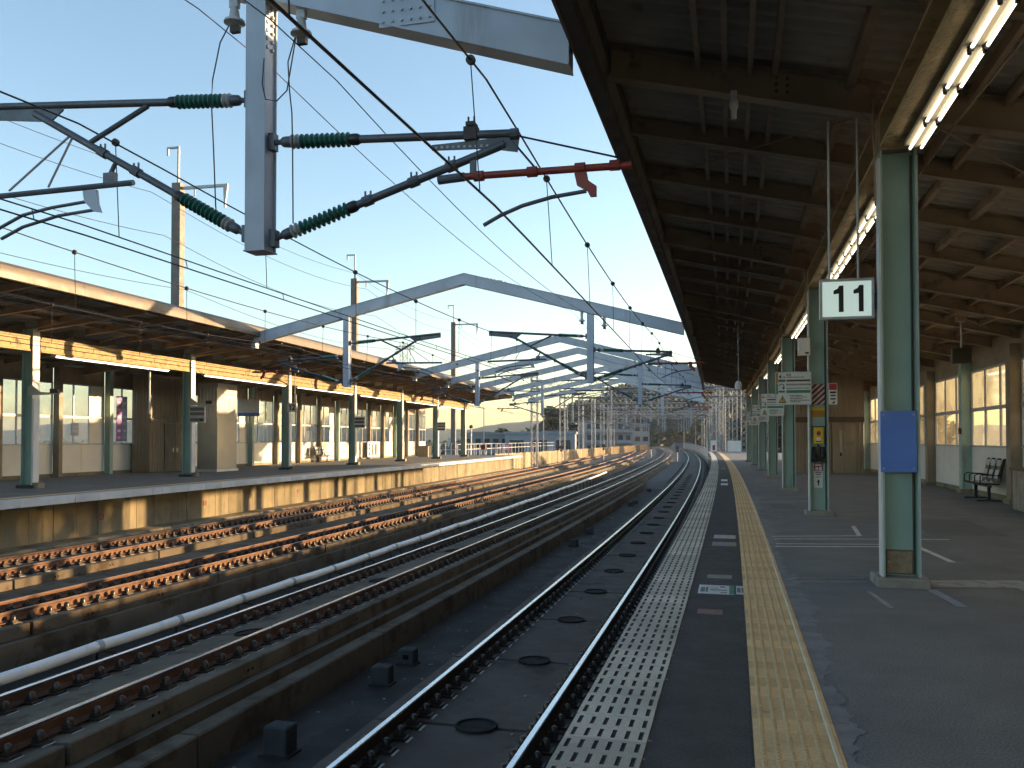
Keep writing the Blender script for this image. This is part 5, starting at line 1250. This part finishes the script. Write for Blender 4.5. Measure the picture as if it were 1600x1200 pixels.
def tree(p, h, cr, lab, n=1500, sz=.42, mt=None, grp='trees near the line'):
    o = tag(empty('tree', p), lab, 'tree', grp); th = h*.45
    m = MB(); m.tube([(0,0,0),(.05*h*.3,0,th*.5),(0,.03*h,th),(.02*h,0,h*.75)], [h*.03,h*.024,h*.018,h*.006], 7)
    cs = []
    for k in range(7):
        a = k*2.4; zz = th*.8+h*.06*k; e = Vector((math.cos(a)*cr*.6, math.sin(a)*cr*.6, zz+h*.12)); m.tube([(0,0,zz*.85),tuple(e*.6+Vector((0,0,zz*.36))),tuple(e)], [h*.012,h*.008,h*.003], 5); cs.append(e)
    m.build('trunk', m_bark, o, smooth=50); c = MB()
    for k in range(16):
        a = random.uniform(0,2*PI); q = random.uniform(.1,.85)*cr; z = h*random.uniform(.42,.92); f = 1-abs(z/h-.6)
        leaf_blob(c, Vector((math.cos(a)*q*f,math.sin(a)*q*f,z)), (cr*.36,cr*.36,cr*.30), n//16, sz)
    c.build('crown', mt or m_foliage, o); return o
tree(far(.055,285), 22, 6.5, 'large dark rounded tree standing left of the wooded hill', 1800, .7, m_foliage2)
tree(far(.035,300), 16, 5, 'smaller dark tree left of the large rounded one', 1000, .7, m_foliage2)
tree(far(.115,270), 17, 7, 'tree in front of the wooded hill near the apartment block', 1200, .7)
tree(far(-.01,330), 15, 6, 'tree among the houses left of the lattice mast', 1000, .7)
for i, (s, t, h) in enumerate(((120,26,16),(132,18,14),(150,12,15),(170,16,18),(190,13,16),(215,18,20),(240,14,17),(265,18,19))):
    tree(P(s,t,-9), h, 5.5, f'green tree on the right side of the distant line, {["nearest","second","third","fourth","fifth","sixth","seventh","farthest"][i]} from the camera', 1500, .6, m_foliage if i % 2 else m_foliage2)
for i, (s, t, h) in enumerate(((30,30,11.5),(38,32,11.8),(52,34,12.2),(66,36,12.),(82,40,12.6))):
    tree(P(s,t,-9), h, 5.0, f'tree outside the near platform windows, {["nearest","second","third","fourth","farthest"][i]} from the camera', 1400, .4)
# ---- buildings
def house(p, rz, wx, wy, h, rh, wall, roof, lab, win=2):
    o = tag(empty('house', p, rz), lab, 'house', 'houses beyond the line')
    m = MB(); m.box(-wx/2,wx/2,-wy/2,wy/2,0,h); m.build('wall', wall, o)
    m = MB(); e = .5; m.add([(-wx/2-e,-wy/2-e,h-.1),(wx/2+e,-wy/2-e,h-.1),(wx/2+e,wy/2+e,h-.1),(-wx/2-e,wy/2+e,h-.1),(-wx/2+wx*.12,0,h+rh),(wx/2-wx*.12,0,h+rh)], [(0,1,5,4),(2,3,4,5),(1,2,5),(3,0,4),(3,2,1,0)]); m.build('roof', roof, o)
    for fl in range(win):
        for k in range(3):
            x = -wx/2+wx*(k+.6)/3.4; m = MB(); m.box(x-.5,x+.7,-wy/2-.05,-wy/2+.05,.9+fl*2.9,2.1+fl*2.9); m.build('window', m_wind, o)
    return o
HL = ['white house with dark roof below the large tree','second white house right of the large tree','pale house between the mast and the trees','low house far left with dark roof','house behind the long grey building','house at the foot of the far ridge','small house beside the apartment block','far pale house above the fence','little house left of the far platform end','white house on rising ground']
for i, (b, d, z, wx, h, wl) in enumerate(((.048,250,-4,9,6,m_house),(.072,262,-4,8,6,m_house),(-.022,310,-5,12,6,m_apart),(-.05,230,-7,11,6,m_house),(.015,240,-7,12,6,m_apart),(-.035,420,-4,12,7,m_house),(.20,330,-8,9,6,m_house),(-.005,380,-4,11,6,m_house),(-.045,190,-7,10,6,m_apart),(.06,330,0,10,6,m_house))):
    house(far(b,d,z), YAW+.2*(i%3), wx, 8, h, 2.4, wl, m_roofd, HL[i])
def block(p, rz, wx, wy, h, fl, nx, wall, lab, roofmt=None):
    o = tag(empty('building', p, rz), lab, 'building'); m = MB(); m.box(-wx/2,wx/2,-wy/2,wy/2,0,h); m.build('wall', wall, o)
    m = MB(); m.box(-wx/2-.25,wx/2+.25,-wy/2-.25,wy/2+.25,h+.003,h+.45); m.build('roof', roofmt or wall, o)
    for j in range(fl):
        for k in range(nx):
            x = -wx/2+wx*(k+.5)/nx; z = h*(j+.35)/fl; m = MB(); m.box(x-wx/nx*.3,x+wx/nx*.3,-wy/2-.04,-wy/2+.1,z,z+h/fl*.45); m.build('window', m_wind, o)
        if nx > 5: m = MB(); m.box(-wx/2,wx/2,-wy/2-1.0,-wy/2-.06,h*j/fl+.06,h*j/fl+h/fl*.30); m.build('balcony', m_housb if wall is m_apart else m_apart, o)
    return o
block(far(.108,250,-9), YAW+.12, 13.5, 11, 15.6, 5, 6, m_apart, 'grey apartment block with rows of balconies beyond the fence')
block(far(.146,262,-9), YAW+.12, 5, 10, 15., 5, 2, m_housb, 'narrow blue grey end of the apartment group')
block(far(.035,165,-9), YAW-.1, 13, 12, 11.6, 2, 3, m_housb, 'long blue grey shed with white stripes beyond the fence', m_housb)
block(far(-.015,175,-9), YAW+.05, 14, 12, 11.5, 3, 8, m_apart, 'low grey building with a row of windows beyond the fence')
block(far(-.045,215,-9), YAW, 12, 10, 10.6, 3, 6, m_house, 'low pale building at the left behind the railing')
pk = tag(at('pink_billboard', 128, -28.5, -2), 'pink billboard standing behind the sunlit fence', 'billboard'); m = MB(); m.box(-.9,.9,-.05,.05,1.6,3.0); m.build('board', m_pinkb, pk)
for x in (-.6,.6): m = MB(); m.box(x-.06,x+.06,-.04,.04,-.2,1.6); m.build('leg', m_galv, pk)
m = MB(); m.box(-.6,.6,-.056,-.051,2.5,2.7); m.box(-.4,.4,-.056,-.051,2.0,2.2); m.build('print', m_signw, pk)
# distant transmission tower left of centre
o = tag(empty('pylon', far(-.125,330)), 'distant lattice transmission tower above the far canopy', 'pylon'); m = MB(); lattice(m, (0,0,0), (0,0,48), 3.0, .16, 16); m.build('lattice', m_galv, o); m = MB(); lattice(m, (-4,0,46), (4,0,46), 1.2, .1, 6); m.build('cross_arm', m_galv, o)
# ================================================================== air
if HAZE > 0:
    hz = MB(); hz.box(-2600,2600,-600,2700,-10,56)
    hm = bpy.data.materials.new('air'); hm.use_nodes = True; n = hm.node_tree.nodes; n.clear(); oo = n.new('ShaderNodeOutputMaterial'); pv = n.new('ShaderNodeVolumePrincipled')
    pv.inputs['Color'].default_value = (.80,.88,1.0,1); pv.inputs['Density'].default_value = HAZE; pv.inputs['Anisotropy'].default_value = .2
    hm.node_tree.links.new(pv.outputs[0], oo.inputs['Volume']); tag(hz.build('haze', hm), kind='stuff')
